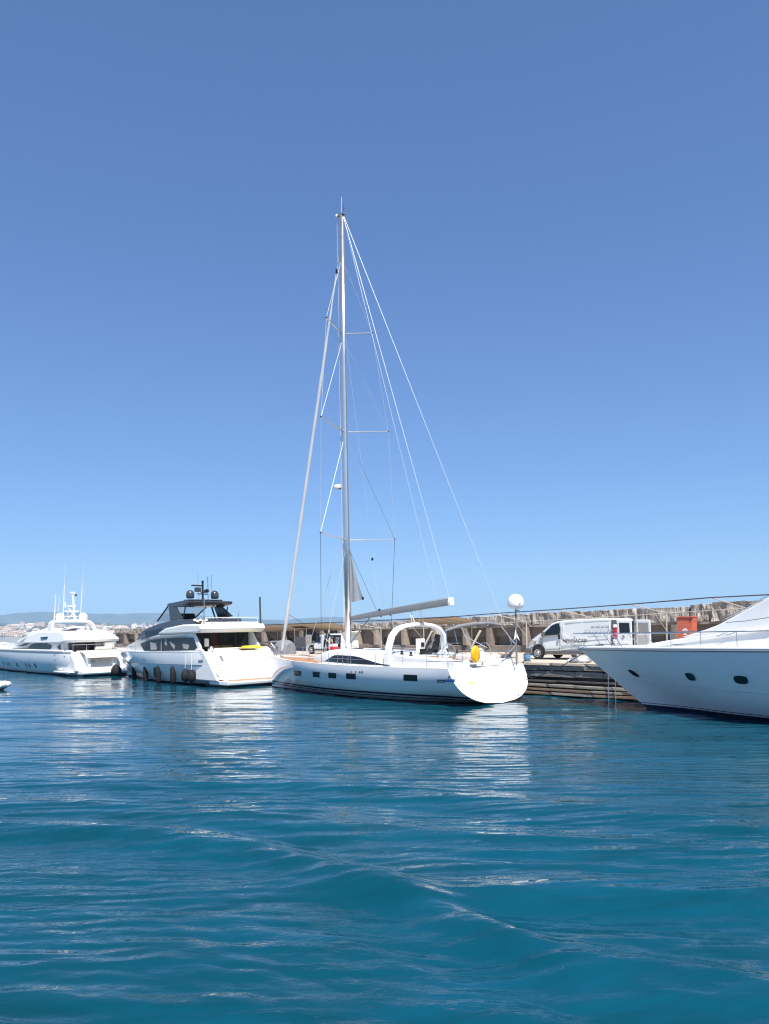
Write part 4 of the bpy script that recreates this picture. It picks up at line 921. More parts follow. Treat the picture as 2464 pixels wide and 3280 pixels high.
# ------------------------------------------------------------------ all-white yacht beyond
AY = boat_root('motor_yacht', FA, 'all-white motor yacht with lattice mast, white domes and open stern garage', 'motor yacht')
HA = Hull([(1.6, 2.05, 1.95, .05, 3.2, .34), (3.2, 2.3, 1.95, -.2, 2.9, .38), (6, 2.40, 1.96, -.5, 2.6, .46), (14, 2.42, 1.98, -.7, 2.3, .52), (21, 2.3, 2.05, -.7, 1.9, .68),
           (27, 1.6, 2.35, -.6, 1.5, .9), (31, .7, 2.6, -.6, 1.3, 1.0), (33, .03, 2.75, -.6, 1.2, 1.0)], rake=lambda x: .75 * max(0, 1 - (x - 1.6) / 2.5) + .9 * sm((x - 24) / 9), zref=1.95)
ax = frange(1.6, 4.2, 8) + frange(5, 22, 20) + frange(23, 33, 14)
HA.grid(ax, 18).build('hull', 'gelcoat', AY, smooth='all'); HA.cap(1.6, 16).build('transom', 'white_paint', AY); deck(HA, ax, 'deck', 'white_paint', AY, dz=-.04)
HA.grid(ax, 2, lambda x: -.15, lambda x: .10, .006).build('boot_stripe', 'antifoul', AY, smooth='all')
for s_ in (1, -1): MB().tube([(x + HA.rake(x) * (HA.S(x) - 1.95), s_ * max(.02, HA.B(x) - .01), HA.S(x) - .02) for x in ax], .05, 6).build('rub_rail', 'grey_mid', AY)
for s_ in (1, -1): MB().tube([(x + HA.rake(x) * (HA.S(x) - 1.95), s_ * max(.02, HA.B(x) - .06), HA.S(x) + .10) for x in ax[4:]], .09, 6).build('bulwark', 'white_paint', AY, smooth=True)
for i, p in enumerate([(45, 1366), (88, 1370), (118, 1372), (218, 1382), (333, 1388), (374, 1390), (450, 1392)]):
    rx_ = .2 if i in (3, 6) else .15
    f_ = HA.ellipse(FA, *Z1(*p), rx_ + .05, .25, .008, 2.4).build('porthole', 'white_paint', AY); HA.ellipse(FA, *Z1(*p), rx_, .2, .02, 2.4).build('pane', 'glass', f_)
for p in ((100, 1300), (372, 1310), (697, 1258), (818, 1278), (700, 1320)): HA.ellipse(FA, *Z1(*p), .09, .06, .012, 3).build('fairlead', 'grey_mid', AY)
MB().prism([(-.1, .18), (-.2, .34), (0, .46), (2.9, .46), (2.9, .12)], lambda x, z: 2.05 - .3 * (1 - sm((x + .2) / 1.3))).build('swim_platform', 'white_paint', AY, smooth=True, bevel=.06)
MB().box((1.5, 0, .02), (2.8, 3.7, .26)).build('underwater_body', 'antifoul', AY)
MB().prism([(4.5, .30), (4.5, .42), (1.2, .44), (.9, .36), (1.2, .28)], 2.42).build('spray_rail', 'white_paint', AY, bevel=.03)
# open stern garage
GX = .55
def aq(p, x=GX): return FA.onX(*Z1(*p), x)
gl, gr_ = aq((1150, 1400))[1], aq((1432, 1400))[1]; gz0, gz1 = aq((1165, 1450))[2], aq((1300, 1290))[2]
gw = abs(gl - gr_); gc = (gl + gr_) / 2
MB().box((1.6, gc, (gz0 + gz1) / 2), (.1, gw, gz1 - gz0)).build('garage_back', 'interior', AY)
for y in (gl + .1, gr_ - .1): MB().box((1.1, y, (gz0 + gz1) / 2 - .02), (1.2, .2, gz1 - gz0 + .3)).build('garage_jamb', 'white_paint', AY, bevel=.03)
MB().box((1.1, gc, gz0 - .1), (1.3, gw + .4, .2)).build('garage_sill', 'white_paint', AY, bevel=.03)
MB().box((1.25, gc + .55, gz0 + .36), (.5, .5, .7)).build('garage_locker', 'interior', AY, bevel=.02)
MB().box((1.3, gc - .05, gz0 + .42), (.5, .45, .82)).build('garage_locker', 'town_grey', AY, bevel=.02)
MB().box((1.25, gc - .62, gz0 + .30), (.5, .5, .56)).build('garage_locker', 'plastic_grey', AY, bevel=.02)
MB().tube([(.7, gc + .75, gz1 - .12), (.7, gc - .35, gz1 - .08)], .06, 8).build('rolled_mat', 'canvas_tan', AY, smooth=True)
LP = [(.2, 1.5), (.3, 1.72), (.7, 1.92), (1.3, 2.02), (2.2, 2.06), (2.2, 1.98), (1.3, 1.94), (.75, 1.84), (.38, 1.66), (.28, 1.48)]
MB().prism(LP, 1.4 + gc, lambda x, z: -1.4 + gc).build('garage_lid', 'cream', AY, smooth=True, bevel=.02)
for s_ in (1, -1): MB().prism([(.6, .4), (.75, 1.2), (1.4, 1.8), (2.6, 2.12), (3.4, 2.1), (3.4, .4)], lambda x, z: s_ * 2.1, lambda x, z: s_ * 1.5).build('stern_quarter', 'white_paint', AY, smooth=True, bevel=.18, seg=4)
# deckhouse and upper deck
ha = lambda x, z: 2.0 * (1 - .7 * sm((x - 14) / 9))
shell(FA, Z1, [(-150, 1190), (-60, 1170), (0, 1150), (120, 1108), (215, 1082), (300, 1080), (800, 1098), (800, 1228), (0, 1222), (-150, 1222)], ha, 'deckhouse', 'white_paint', AY, .06)
for nm, q in (('window', [(345, 1185), (390, 1128), (440, 1110), (600, 1110), (640, 1130), (660, 1152), (640, 1180), (605, 1196), (450, 1200), (380, 1196)]), ('window', [(190, 1148), (300, 1118), (366, 1106), (330, 1132), (270, 1148)]),
              ('window', [(722, 1155), (765, 1116), (778, 1198), (745, 1192)]), ('window', [(-60, 1160), (92, 1160), (70, 1186), (-60, 1186)]), ('window', [(150, 1168), (340, 1176), (300, 1190), (160, 1184)])):
    pane(FA, Z1, q, ha, nm, 'glass', AY)
hu = lambda x, z: (2.30 - .42 * max(0, z - 2.95)) * (1 - .55 * sm((x - 13) / 7))
shell(FA, Z1, [(182, 1090), (290, 1034), (372, 996), (480, 962), (700, 955), (760, 955), (805, 1000), (830, 1060), (815, 1100), (760, 1107), (230, 1102)], hu, 'upper_deck', 'white_paint', AY, .12, 3)
shell(FA, Z1, [(284, 1004), (330, 976), (480, 950), (560, 925), (600, 925), (600, 965), (372, 996), (360, 1012)], lambda x, z: 1.6, 'bridge_coaming', 'white_paint', AY, .06)
shell(FA, Z1, [(268, 1040), (300, 1012), (362, 1010), (300, 1034)], lambda x, z: 1.5, 'bridge_windscreen', 'glass', AY, .01)
MB().prism([(5.4, 3.05), (5.2, 3.3), (5.8, 3.5), (8.3, 3.6), (8.9, 3.4), (8.6, 3.05)], 1.75).build('upper_sunbed', 'white_paint', AY, smooth=True, bevel=.12, seg=3)
MB().prism([(4.9, 2.84), (4.8, 2.98), (5.1, 3.06), (8, 3.12), (8, 2.86)], 2.05).build('aft_overhang', 'cream', AY, smooth=True, bevel=.05)
for s_ in (1, -1): MB().prism([(6.4, 3.12), (6.4, 3.24), (8.0, 3.20), (7.6, 3.09)], lambda x, z: s_ * 2.26, lambda x, z: s_ * 2.1).build('side_vent', 'black', AY)
xb = FA.onY(*Z1(800, 1150), 2.0)[0] - .06
MB().box((xb, .5, 2.42), (.06, 2.1, .86)).build('saloon_doors', 'glass', AY); MB().box((xb, -1.25, 2.42), (.08, 1.4, .86)).build('curtain', 'town_grey', AY)
MB().box((xb - .04, -.6, 2.42), (.04, .08, .84)).build('door_frame', 'black', AY); MB().box((xb - .04, 1.0, 2.42), (.04, .06, .84)).build('door_frame', 'black', AY)
for s_ in (1, -1): MB().prism([(3.9, 2.0), (3.6, 2.86), (3.9, 2.86), (4.3, 2.0)], lambda x, z: s_ * 1.98, lambda x, z: s_ * 1.9).build('overhang_post', 'white_paint', AY, bevel=.02)
MB().box((2.6, -1.0, 2.15), (.6, 1.3, .36)).build('aft_sofa', 'cream', AY, bevel=.08)
MB().box((2.6, -1.5, 2.45), (.5, .8, .5)).build('covered_table', 'cream', AY, bevel=.1)
for y in (1.7, .6, -.5, -1.6): MB().tube([(2.1, y, 2.0), (2.05, y, 2.55)], .02, 6).build('aft_stanchion', 'steel', AY)
MB().tube([(2.05, 1.8, 2.55), (2.05, -1.8, 2.55)], .022, 6).build('aft_rail', 'steel', AY)
# arch, mast and antennas
xa = FA.onY(*Z1(650, 900), 1.75)[0]
APA = [(1.85, 3.4), (1.8, 3.9), (1.74, 4.36), (1.55, 4.52), (0, 4.56), (-1.4, 4.5), (-1.7, 4.25), (-1.9, 3.7), (-2.05, 3.3)]
arch_sweep(APA, xa, .95, .22, .0).build('radar_arch', 'white_paint', AY, smooth=True, bevel=.06)
for y in (1.0, -1.0): MB().lathe([(.2, 0), (.33, .03), (.38, .15), (.38, .34), (.32, .5), (.18, .62), (0, .66)], (xa, y, 4.62), 20).build('satellite_dome', 'white_paint', AY, smooth='all')
zt_ = FA.onY(*Z1(912, 460), 0)[2]
xm = xa - .1
for a, b, r_ in (((xm - .2, -.15, 4.5), (xm - .1, -.05, zt_ - .25), .085), ((xm + .5, .45, 4.5), (xm, .05, 5.9), .07), ((xm - .2, -.45, 4.5), (xm, .3, 5.7), .05), ((xm + .2, .6, 4.5), (xm - .1, -.3, 5.4), .05)): MB().tube([a, b], r_, 8).build('mast_strut', 'white_paint', AY, smooth=True)
for z, w_ in ((4.95, .5), (5.4, .6), (5.85, .4)): MB().box((xm, .05, z), (.16, w_ * 2, .09)).build('mast_crossbar', 'white_paint', AY)
MB().box((xm + .1, .55, 5.95), (.1, .1, .5)).build('horn', 'white_paint', AY, bevel=.02)
MB().box((xm - .1, -.05, zt_ - .08), (.16, .42, .16)).build('masthead_camera', 'white_paint', AY, bevel=.03)
MB().lathe([(.05, 0), (.09, .03), (.09, .12), (.03, .16)], (xm - .15, -.3, zt_ - .35), 10).build('masthead_light', 'black', AY)
def ant(p, q, r0, r1, y): MB().tube([tuple(FA.onY(*Z1(*p), y)), tuple(FA.onY(*Z1(*q), y))], [r0, r1], 6).build('whip_antenna', 'white_paint', AY)
ant((688, 810), (710, 490), .06, .045, 1.5); ant((742, 700), (757, 515), .03, .02, 1.2); ant((800, 800), (818, 375), .055, .045, .6); ant((818, 375), (832, 100), .018, .01, .6)
ant((945, 700), (958, 525), .03, .02, -1.0); ant((1020, 810), (1045, 385), .055, .045, -1.4); ant((1045, 385), (1074, 80), .02, .012, -1.4)
shell(FA, Z1, [(720, 960), (740, 945), (840, 910), (930, 895), (935, 912), (850, 935), (800, 962)], lambda x, z: .5, 'stowed_tender', 'white_paint', AY, .04)
MB().lathe([(.3, 0), (.34, .1), (.25, .3), (.05, .38)], tuple(FA.onY(*Z1(985, 945), -1.2)), 14).build('covered_winch', 'grey_mid', AY, smooth=True)
# ------------------------------------------------------------------ bow of the yacht on the right
BY = boat_root('motor_yacht', FB, 'white yacht with flared bow, oval portholes and stainless bow rail', 'motor yacht')
HB = Hull([(-14, 2.75, 2.52, -.7, 2.3, .5), (-9, 2.72, 2.50, -.7, 2.0, .58), (-6, 2.55, 2.48, -.7, 1.7, .70), (-3, 2.10, 2.45, -.6, 1.45, .86), (-.5, 1.50, 2.42, -.5, 1.3, 1.0), (1.5, .86, 2.40, -.45, 1.2, 1.08), (2.7, .40, 2.38, -.4, 1.15, 1.1), (3.4, .03, 2.37, -.4, 1.1, 1.05)],
          rake=lambda x: 1.40 * sm((x + 5) / 8.4), zref=2.38)
bx_ = frange(-14, -5, 10) + frange(-4.5, 3.4, 26)
HB.grid(bx_, 22).build('hull', 'gelcoat', BY, smooth='all'); HB.cap(-14, 10).build('transom', 'white_paint', BY); deck(HB, bx_, 'deck', 'white_paint', BY, dz=.0, inset=.02, camber=.10)
HB.grid(bx_, 2, lambda x: -.2, lambda x: .16, .006).build('boot_stripe', 'navy', BY, smooth='all')
HB.grid(bx_, 1, lambda x: .21, lambda x: .235, .006).build('pin_stripe', 'navy', BY, smooth='all')
for s_ in (1, -1):
    MB().tube([(HB.pt(x, 1.02 + .016 * (x + 6), .004, s_)) for x in frange(-12, 1.2, 30)], .012, 5).build('spray_knuckle', 'town_grey', BY)
    MB().tube([(x + HB.rake(x) * (HB.S(x) - 2.38), s_ * (max(.01, HB.B(x)) + .012), HB.S(x) - .03) for x in bx_], .036, 8).build('rub_rail', 'grey_mid', BY, smooth=True)
    MB().tube([(x + HB.rake(x) * (HB.S(x) - 2.38), s_ * (max(.01, HB.B(x)) - .03), HB.S(x) + .05) for x in bx_], .055, 8).build('toe_rail', 'white_paint', BY, smooth=True)
for p, rx_ in (((470, 815), .21), ((970, 845), .25), ((1415, 872), .27)):
    f_ = HB.ellipse(FB, *Z6(*p), rx_ + .055, .19, .010, 1.8, p=3).build('porthole', 'white_paint', BY); HB.ellipse(FB, *Z6(*p), rx_, .14, .024, 1.8, p=3).build('pane', 'glass', f_)
def bedge(x, h=0., inn=.10, s_=1): return (x + HB.rake(x) * (HB.S(x) - 2.38), s_ * max(.02, HB.B(x) - inn), HB.S(x) + .02 + h)
for s_ in (1, -1):
    MB().tube([bedge(x, .60, .06, s_) for x in frange(-13, 2.2, 20)] + [(3.0, s_ * .32, 3.02), (3.6, s_ * .10, 3.04)], .020, 8).build('bow_rail', 'steel', BY, smooth=True)
    for x in (-12, -10, -8.2, -6.5, -4.9, -3.5, -2.2, -1.0): MB().tube([bedge(x, .0, .10, s_), bedge(x, .60, .06, s_)], .015, 6).build('stanchion', 'steel', BY)
    for x in (.3, .9, 1.6): MB().tube([bedge(x, .0, .10, s_), bedge(x + .55, .60, .06, s_)], .015, 6).build('stanchion', 'steel', BY)
hb1 = lambda x, z: .55 + 1.25 * sm((1.2 - x) / 8.5) - .35 * max(0, z - 2.45)
hb2 = lambda x, z: (.35 + 1.25 * sm((-1.5 - x) / 7.0)) * (1 - .26 * sm((z - 2.7) / 1.8))
shell(FB, Z6, [(480, 584), (620, 552), (780, 524), (1030, 486), (1380, 446), (1662, 412), (2200, 350), (2200, 620), (480, 620)], hb1, 'foredeck_coachroof', 'white_paint', BY, .05)
shell(FB, Z6, [(880, 500), (1000, 462), (1100, 430), (1200, 392), (1300, 340), (1462, 252), (1662, 140), (1800, 70), (1950, 30), (2200, 20), (2200, 420), (1600, 440), (1030, 492)], hb2, 'deckhouse', 'white_paint', BY, .07, 3)
pane(FB, Z6, [(1720, 250), (1800, 190), (2150, 150), (2150, 250), (1900, 280)], hb2, 'deckhouse_window', 'glass', BY)
MB().prism([(-14, 2.5), (-14, 4.6), (-13.2, 4.9), (-9.5, 4.9), (-8.6, 2.5)], lambda x, z: 2.0 - .2 * max(0, z - 3)).build('wheelhouse', 'white_paint', BY, smooth=True, bevel=.08)
HBR = [(1275, 348), (1330, 325), (1460, 258), (1560, 200), (1662, 146)]
MB().tube([tuple(FB.onY(*Z6(*p), 1.25) + np.array([0, .03, .05])) for p in HBR], .022, 6).build('grab_rail', 'steel', BY, smooth=True)
MB().tube([tuple(FB.onY(*Z6(*p), 1.30)) for p in ((1285, 368), (1450, 356), (1662, 324))], .014, 5).build('cover_seam', 'grey_mid', BY)
cl = FB.onY(*Z6(868, 556), 1.62)
MB().tube([(cl[0] + .25, cl[1], 2.62), (cl[0] - .25, cl[1], 2.62)], .025, 8).build('cleat', 'steel', BY, smooth=True)
for d_ in (.08, -.08): MB().tube([(cl[0] + d_, cl[1], 2.42), (cl[0] + d_, cl[1], 2.62)], .018, 6).build('cleat_leg', 'steel', BY)
MB().box((3.25, 0, 2.46), (.9, .24, .10)).build('anchor_roller', 'steel', BY, bevel=.02)
MB().lathe([(.13, 0), (.13, .12), (.08, .16), (.10, .24)], (1.5, 0, 2.46), 14).build('windlass', 'steel', BY, smooth=True)
# small tender nosing into the picture far left
tp = ground(-40, 2212)
TN = root('tender', 'small white inflatable tender just showing its bow beside the all-white yacht', 'tender', (tp[0], tp[1], 0), math.radians(-10))
TB_ = [(-2.6, .62), (-1.5, .68), (0, .66), (.9, .46), (1.4, .12)]
for s_ in (1, -1): MB().tube([(x, s_ * y, .32 + .07 * sm((x + .5) / 2)) for x, y in TB_], [.2, .22, .22, .2, .16], 12).build('side_tube', 'white_paint', TN, smooth='all')
MB().prism([(-2.6, -.1), (-2.6, .2), (1.0, .25), (1.3, .3), (.6, -.1)], .45).build('hull', 'white_paint', TN, bevel=.03)
MB().box((-.9, 0, .55), (.5, .4, .5)).build('console', 'grey_mid', TN, bevel=.05)
MB().box((-2.7, 0, .5), (.3, .35, .7)).build('outboard', 'black', TN, bevel=.06)
# ================================================================== ON THE QUAY
def wheel(par, x, y, z, r, s_=1):
    w_ = MB().lathe([(r * .62, -.10), (r * .95, -.10), (r, -.06), (r, .06), (r * .95, .10), (r * .62, .10)], (x, y, z), 24, 'Y').build('wheel', 'tyre', par, smooth=True)
    MB().lathe([(.02, .135 * s_), (r * .25, .14 * s_), (r * .32, .11 * s_), (r * .55, .115 * s_), (r * .63, .13 * s_), (r * .66, .09 * s_)], (x, y, z), 20, 'Y').build('rim', 'wheel_alloy', w_, smooth=True)
    for k in range(6):
        a = k * PI / 3; MB().box((x + r * .43 * math.cos(a), y + .118 * s_, z + r * .43 * math.sin(a)), (r * .12, .02, r * .12)).build('vent_hole', 'black', w_)
VN = qroot('panel_van', 'white panel van with grey lower trim and open rear doors on the quay', 'van')
y0, y1 = -3.0, -4.9
vw = lambda x, z: -3.0 - .10 * sm((z - 2.75) / .95) - .12 * sm((x - 3.2) / .7)     # near side with tumblehome
vf = lambda x, z: -4.9 + .10 * sm((z - 2.75) / .95) + .12 * sm((x - 3.2) / .7)
VP = [(3.86, 1.95), (3.90, 2.2), (3.82, 2.42), (3.60, 2.66), (3.25, 2.86), (2.93, 3.03), (2.60, 3.30), (2.28, 3.52), (1.95, 3.62), (1.2, 3.68), (-.5, 3.72), (-1.35, 3.71), (-1.5, 3.60), (-1.52, 2.0), (-1.45, 1.86), (3.7, 1.86)]
MB().prism(VP, vw, vf).build('body', 'van_white', VN, smooth=True, bevel=.06, seg=3)
MB().prism([(3.95, 1.80), (3.98, 2.12), (3.86, 2.22), (3.55, 2.2), (3.5, 1.8)], lambda x, z: -2.97, lambda x, z: -4.93).build('front_bumper', 'plastic_grey', VN, smooth=True, bevel=.05)
def vside(poly, name, m, out=.012, th=.04, bevel=.008): return MB().prism(poly, lambda x, z: vw(x, z) + out, lambda x, z: vw(x, z) - th).build(name, m, VN, bevel=bevel)
vside([(2.80, 2.86), (2.62, 3.12), (2.25, 3.42), (2.0, 3.51), (1.80, 3.52), (1.76, 3.02), (1.86, 2.92)], 'door_window', 'glass')
vside([(2.4, 2.88), (2.32, 3.36), (2.36, 3.38), (2.46, 2.9)], 'window_pillar', 'black', .02)
vside([(2.95, 2.2), (2.92, 2.80), (3.08, 2.78), (3.16, 2.62)], 'door_shut_line', 'town_grey', .004, 0)
vside([(1.74, 1.98), (1.74, 3.55), (1.71, 3.55), (1.71, 1.98)], 'door_shut_line', 'town_grey', .006, 0, 0)
vside([(1.84, 2.68), (1.84, 2.92), (1.74, 2.92), (1.74, 2.68)], 'door_handle', 'black', .03)
vside([(2.70, 1.88), (2.66, 2.06), (-1.3, 2.10), (-1.3, 1.90)], 'sill_trim', 'plastic_grey', .02)
vside([(2.62, 2.12), (2.62, 2.16), (1.78, 2.18), (1.78, 2.14)], 'rub_strip', 'plastic_grey', .02); vside([(1.66, 2.2), (1.66, 2.23), (-.3, 2.26), (-.3, 2.23)], 'rub_strip', 'town_grey', .01)
vside([(1.5, 3.50), (1.5, 3.525), (.5, 3.555), (.5, 3.53)], 'gutter', 'text_grey', .012, .01, 0); vside([(.4, 3.535), (.4, 3.56), (-1.1, 3.60), (-1.1, 3.575)], 'gutter', 'text_grey', .012, .01, 0)
for a, b in (((1.55, 3.45), (1.56, 2.98)), ((1.56, 2.98), (1.2, 2.72)), ((1.2, 2.72), (-1.1, 2.80)), ((-1.1, 2.80), (-1.12, 3.50)), ((1.7, 2.47), (-1.3, 2.52))):
    MB().tube([(a[0], vw(*a) + .004, a[1]), (b[0], vw(*b) + .004, b[1])], .012, 6).build('panel_crease', 'van_white', VN)
vside([(-1.24, 2.36), (-1.22, 3.62), (-1.50, 3.62), (-1.53, 2.36)], 'rear_pillar', 'plastic_grey', .015)
vside([(-1.42, 2.72), (-1.40, 3.20), (-1.52, 3.24), (-1.54, 2.72)], 'tail_light', 'tail_red', .035); vside([(-1.36, 3.24), (-1.36, 3.40), (-1.52, 3.40), (-1.53, 3.26)], 'tail_lamp', 'white_paint', .035); vside([(-1.38, 2.52), (-1.38, 2.68), (-1.54, 2.68), (-1.54, 2.52)], 'tail_lamp', 'white_paint', .035)
for wx in (3.14, -.62):
    n = 18; P = [(wx + .42 * math.cos(a), 1.98 + .44 * math.sin(a)) for a in frange(0, PI, n)] + [(wx - .42, 1.84), (wx + .42, 1.84)]
    vside(P, 'wheel_arch', 'black', .018, .1, 0)
    wheel(VN, wx, -3.06, 1.6 + .33, .33, 1); wheel(VN, wx, -4.84, 1.6 + .33, .33, -1)
MB().add([(2.86, -3.22, 3.08), (2.26, -3.26, 3.54), (2.26, -4.64, 3.54), (2.86, -4.68, 3.08)], [(0, 1, 2, 3)]).build('windscreen', 'glass', VN)
hl = MB().prism([(3.80, 2.36), (3.56, 2.66), (3.25, 2.62), (3.45, 2.40)], lambda x, z: vw(x, z) + .02, lambda x, z: vw(x, z) - .15).build('headlight', 'town_grey', VN, bevel=.02)
MB().box((2.72, -2.90, 2.95), (.14, .2, .26)).build('wing_mirror', 'plastic_grey', VN, bevel=.03)
# open rear: black sheet painted for the load bay's shade, doors swung out
MB().box((-1.535, -3.95, 2.78), (.02, 1.55, 1.6)).build('load_bay_shade', 'black', VN)
MB().box((-1.6, -3.95, 1.98), (.14, 1.85, .22)).build('rear_bumper', 'plastic_grey', VN, bevel=.03)
for nm, yy, dz, col in (('rear_door', -3.05, 0, 'van_white'), ('rear_door', -4.9, 0, 'van_white')):
    d = MB().prism([(-1.55, 2.05), (-1.55, 3.62), (-2.32, 3.60), (-2.36, 2.05)], lambda x, z: yy - .12 * (x + 1.55) * 0, lambda x, z: yy - .06).build(nm, col, VN, bevel=.03)
    MB().prism([(-1.68, 2.95), (-1.66, 3.48), (-2.22, 3.46), (-2.25, 2.95)], lambda x, z: yy + .008, lambda x, z: yy - .07).build('window', 'glass' if yy > -4 else 'interior', d, bevel=.01)
    if yy > -4:
        MB().box((-1.95, yy + .01, 2.5), (.5, .03, .12)).build('number_plate', 'white_paint', d); MB().box((-1.9, yy + .02, 2.80), (.12, .03, .12), ry=.78).build('emblem', 'steel', d)
    else: MB().box((-1.95, yy + .0, 2.5), (.6, .03, .7)).build('inner_panel', 'town_grey', d, bevel=.02)
MB().box((-2.1, -3.9, 2.05), (.55, .5, .4)).build('cargo_box', 'cream', VN, bevel=.02); 
RT = (PI / 2, 0, PI)
def vtext(s, x, z, size, m, sx=1., shear=0): text_mesh('lettering', s, size, m, VN, (x, vw(x, z) + .016, z), RT, .003, sx, shear, size * .012)
vtext('NENNACAR', .86, 2.585, .25, 'text_dark', 1.05, .15); vtext('SERVICE', .78, 2.40, .105, 'text_grey', 1.55)
vtext('TI', .86, 2.74, .12, 'text_dark', 1.3)
for zz, a, b in ((3.32, -.1, -1.0), (3.12, .3, -1.0), (2.95, .0, -1.05)):   # faint lines of small print
    x = a
    while x > b:
        L = rw.uniform(.10, .3); vside([(x, zz - .025), (x, zz + .025), (x - L, zz + .03), (x - L, zz - .02)], 'small_print', 'text_grey', .010, 0, 0); x -= L + .05
    vside([(b - .06, zz - .02), (b - .06, zz + .025), (b - .1, zz + .025), (b - .1, zz - .02)], 'small_print', 'text_dark', .010, 0, 0)
# orange cabinet
OC = qroot('fire_cabinet', 'orange-red steel cabinet with a white emblem against the breakwater wall', 'cabinet', -1.9, -9.75, QZ)
MB().box((0, 0, 1.06), (.92, .5, 2.08)).build('body', 'orange_metal', OC, bevel=.02)
MB().box((.0, .265, 1.05), (.86, .03, 1.98)).build('door', 'orange_metal', OC, bevel=.01)
MB().box((-.47, 0, 1.06), (.03, .30, 2.0)).build('side_rib', 'orange_metal', OC, bevel=.01)
MB().box((0, .03, 2.14), (1.0, .62, .06)).build('lid', 'orange_metal', OC, bevel=.015)
MB().box((-.33, .29, 1.95), (.05, .03, .1)).build('lock', 'black', OC)
MB().add([(-.03 + .15 * math.cos(a), .285, 1.38 + .13 * math.sin(a)) for a in frange(0, PI, 10)] + [(-.03 + .10 * math.cos(a), .285, 1.36 + .08 * math.sin(a)) for a in frange(PI, 0, 10)], [tuple(range(22))]).build('emblem', 'white_paint', OC)
MB().box((-.03, .285, 1.29), (.05, .012, .22)).build('emblem', 'white_paint', OC); MB().box((-.03, .285, 1.17), (.20, .012, .05)).build('emblem', 'white_paint', OC)
for y in (-.2, .2): MB().box((0, y, .02), (.9, .06, .05)).build('foot', 'black', OC)
# mooring gear on the quay edge
def bollard(x, y, label, m='plastic_grey'):
    b = qroot('bollard', label, 'bollard', x, y, QZ)
    MB().lathe([(.20, 0), (.20, .04), (.11, .07), (.10, .24), (.17, .32), (.18, .37), (.12, .42)], (0, 0, 0), 18).build('post', m, b, smooth=True); return b
bo = bollard(2.2, -.75, 'small quay bollard wrapped in pale blue rope beside the van front wheel')
for k in range(4): MB().tube([((.14 + .02 * (k % 2)) * math.cos(a), .15 * math.sin(a), .12 + .06 * k + .01 * math.sin(3 * a)) for a in frange(0, 2 * PI, 16)], .035, 8).build('rope_turn', 'blue_rope', bo, smooth=True)
def rope(name, label, pts, r, m, sag=.2):
    P = []
    for a, b in zip(pts[:-1], pts[1:]):
        for t in frange(0, 1, 8)[:-1 if b is not pts[-1] else 9]:
            p = np.array(a) * (1 - t) + np.array(b) * t; p[2] -= sag * 4 * t * (1 - t); P.append(tuple(p))
    o = MB().tube(P, r, 6).build(name, m, None, smooth=True); return tag(o, label, 'rope')
rope('mooring_line', 'thin mooring line from the blue-wrapped bollard down to the water', [tuple(FQ.w(2.2, -.6, QZ + .2)), tuple(FQ.w(1.9, .2, QZ - .15)), tuple(FQ.w(.6, 1.0, .9)), tuple(FB.w(3.0, -.2, 2.35))], .02, 'rope_dark', .12)
rope('mooring_line', 'dark stern line from the sailing yacht to the quay', [tuple(FS.w(.85, -2.45, 1.66)), tuple(FQ.w(2.2, -.72, QZ + .25))], .02, 'rope_dark', .15)
b2 = bollard(-.75, -.55, 'dark iron bollard behind the heap of rope and canvas', 'dark_stone')
hp_ = qroot('canvas_heap', 'heap of pale canvas and grey rope on the quay edge under the flared bow', 'heap', -1.0, -.5, QZ)
for k in range(4):
    r0 = .30 - .03 * k; MB().tube([(.1 + r0 * math.cos(a), .05 + r0 * math.sin(a) * .9, .04 + .055 * k + .02 * math.sin(2 * a + k)) for a in frange(0, 2 * PI, 18)], .035, 7).build('rope_coil', 'grey_mid' if k % 2 else 'canvas_grey', hp_, smooth=True)
rh = random.Random(9)
for k, (cx, cy, cz, sx_) in enumerate(((-.25, .1, .12, .3), (.05, .25, .10, .28), (-.45, -.05, .16, .25), (.35, .15, .09, .2))):
    m_ = MB(); V = []
    for i in range(7):
        for j in range(10):
            a = 2 * PI * j / 10; ph = PI * i / 6; r_ = sx_ * (1 + rh.uniform(-.22, .22)); V.append((cx + r_ * math.sin(ph) * math.cos(a), cy + r_ * .8 * math.sin(ph) * math.sin(a), max(.005, cz + r_ * .6 * math.cos(ph))))
    m_.add(V, [(i * 10 + j, i * 10 + (j + 1) % 10, (i + 1) * 10 + (j + 1) % 10, (i + 1) * 10 + j) for i in range(6) for j in range(10)]); m_.build('canvas_fold', ('white_paint', 'canvas_grey', 'town_grey', 'white_paint')[k], hp_, smooth=True)
MB().prism([(.0, .0), (.02, .38), (.1, .4), (.14, .0)], .05).build('chock', 'town_grey', hp_, bevel=.01)
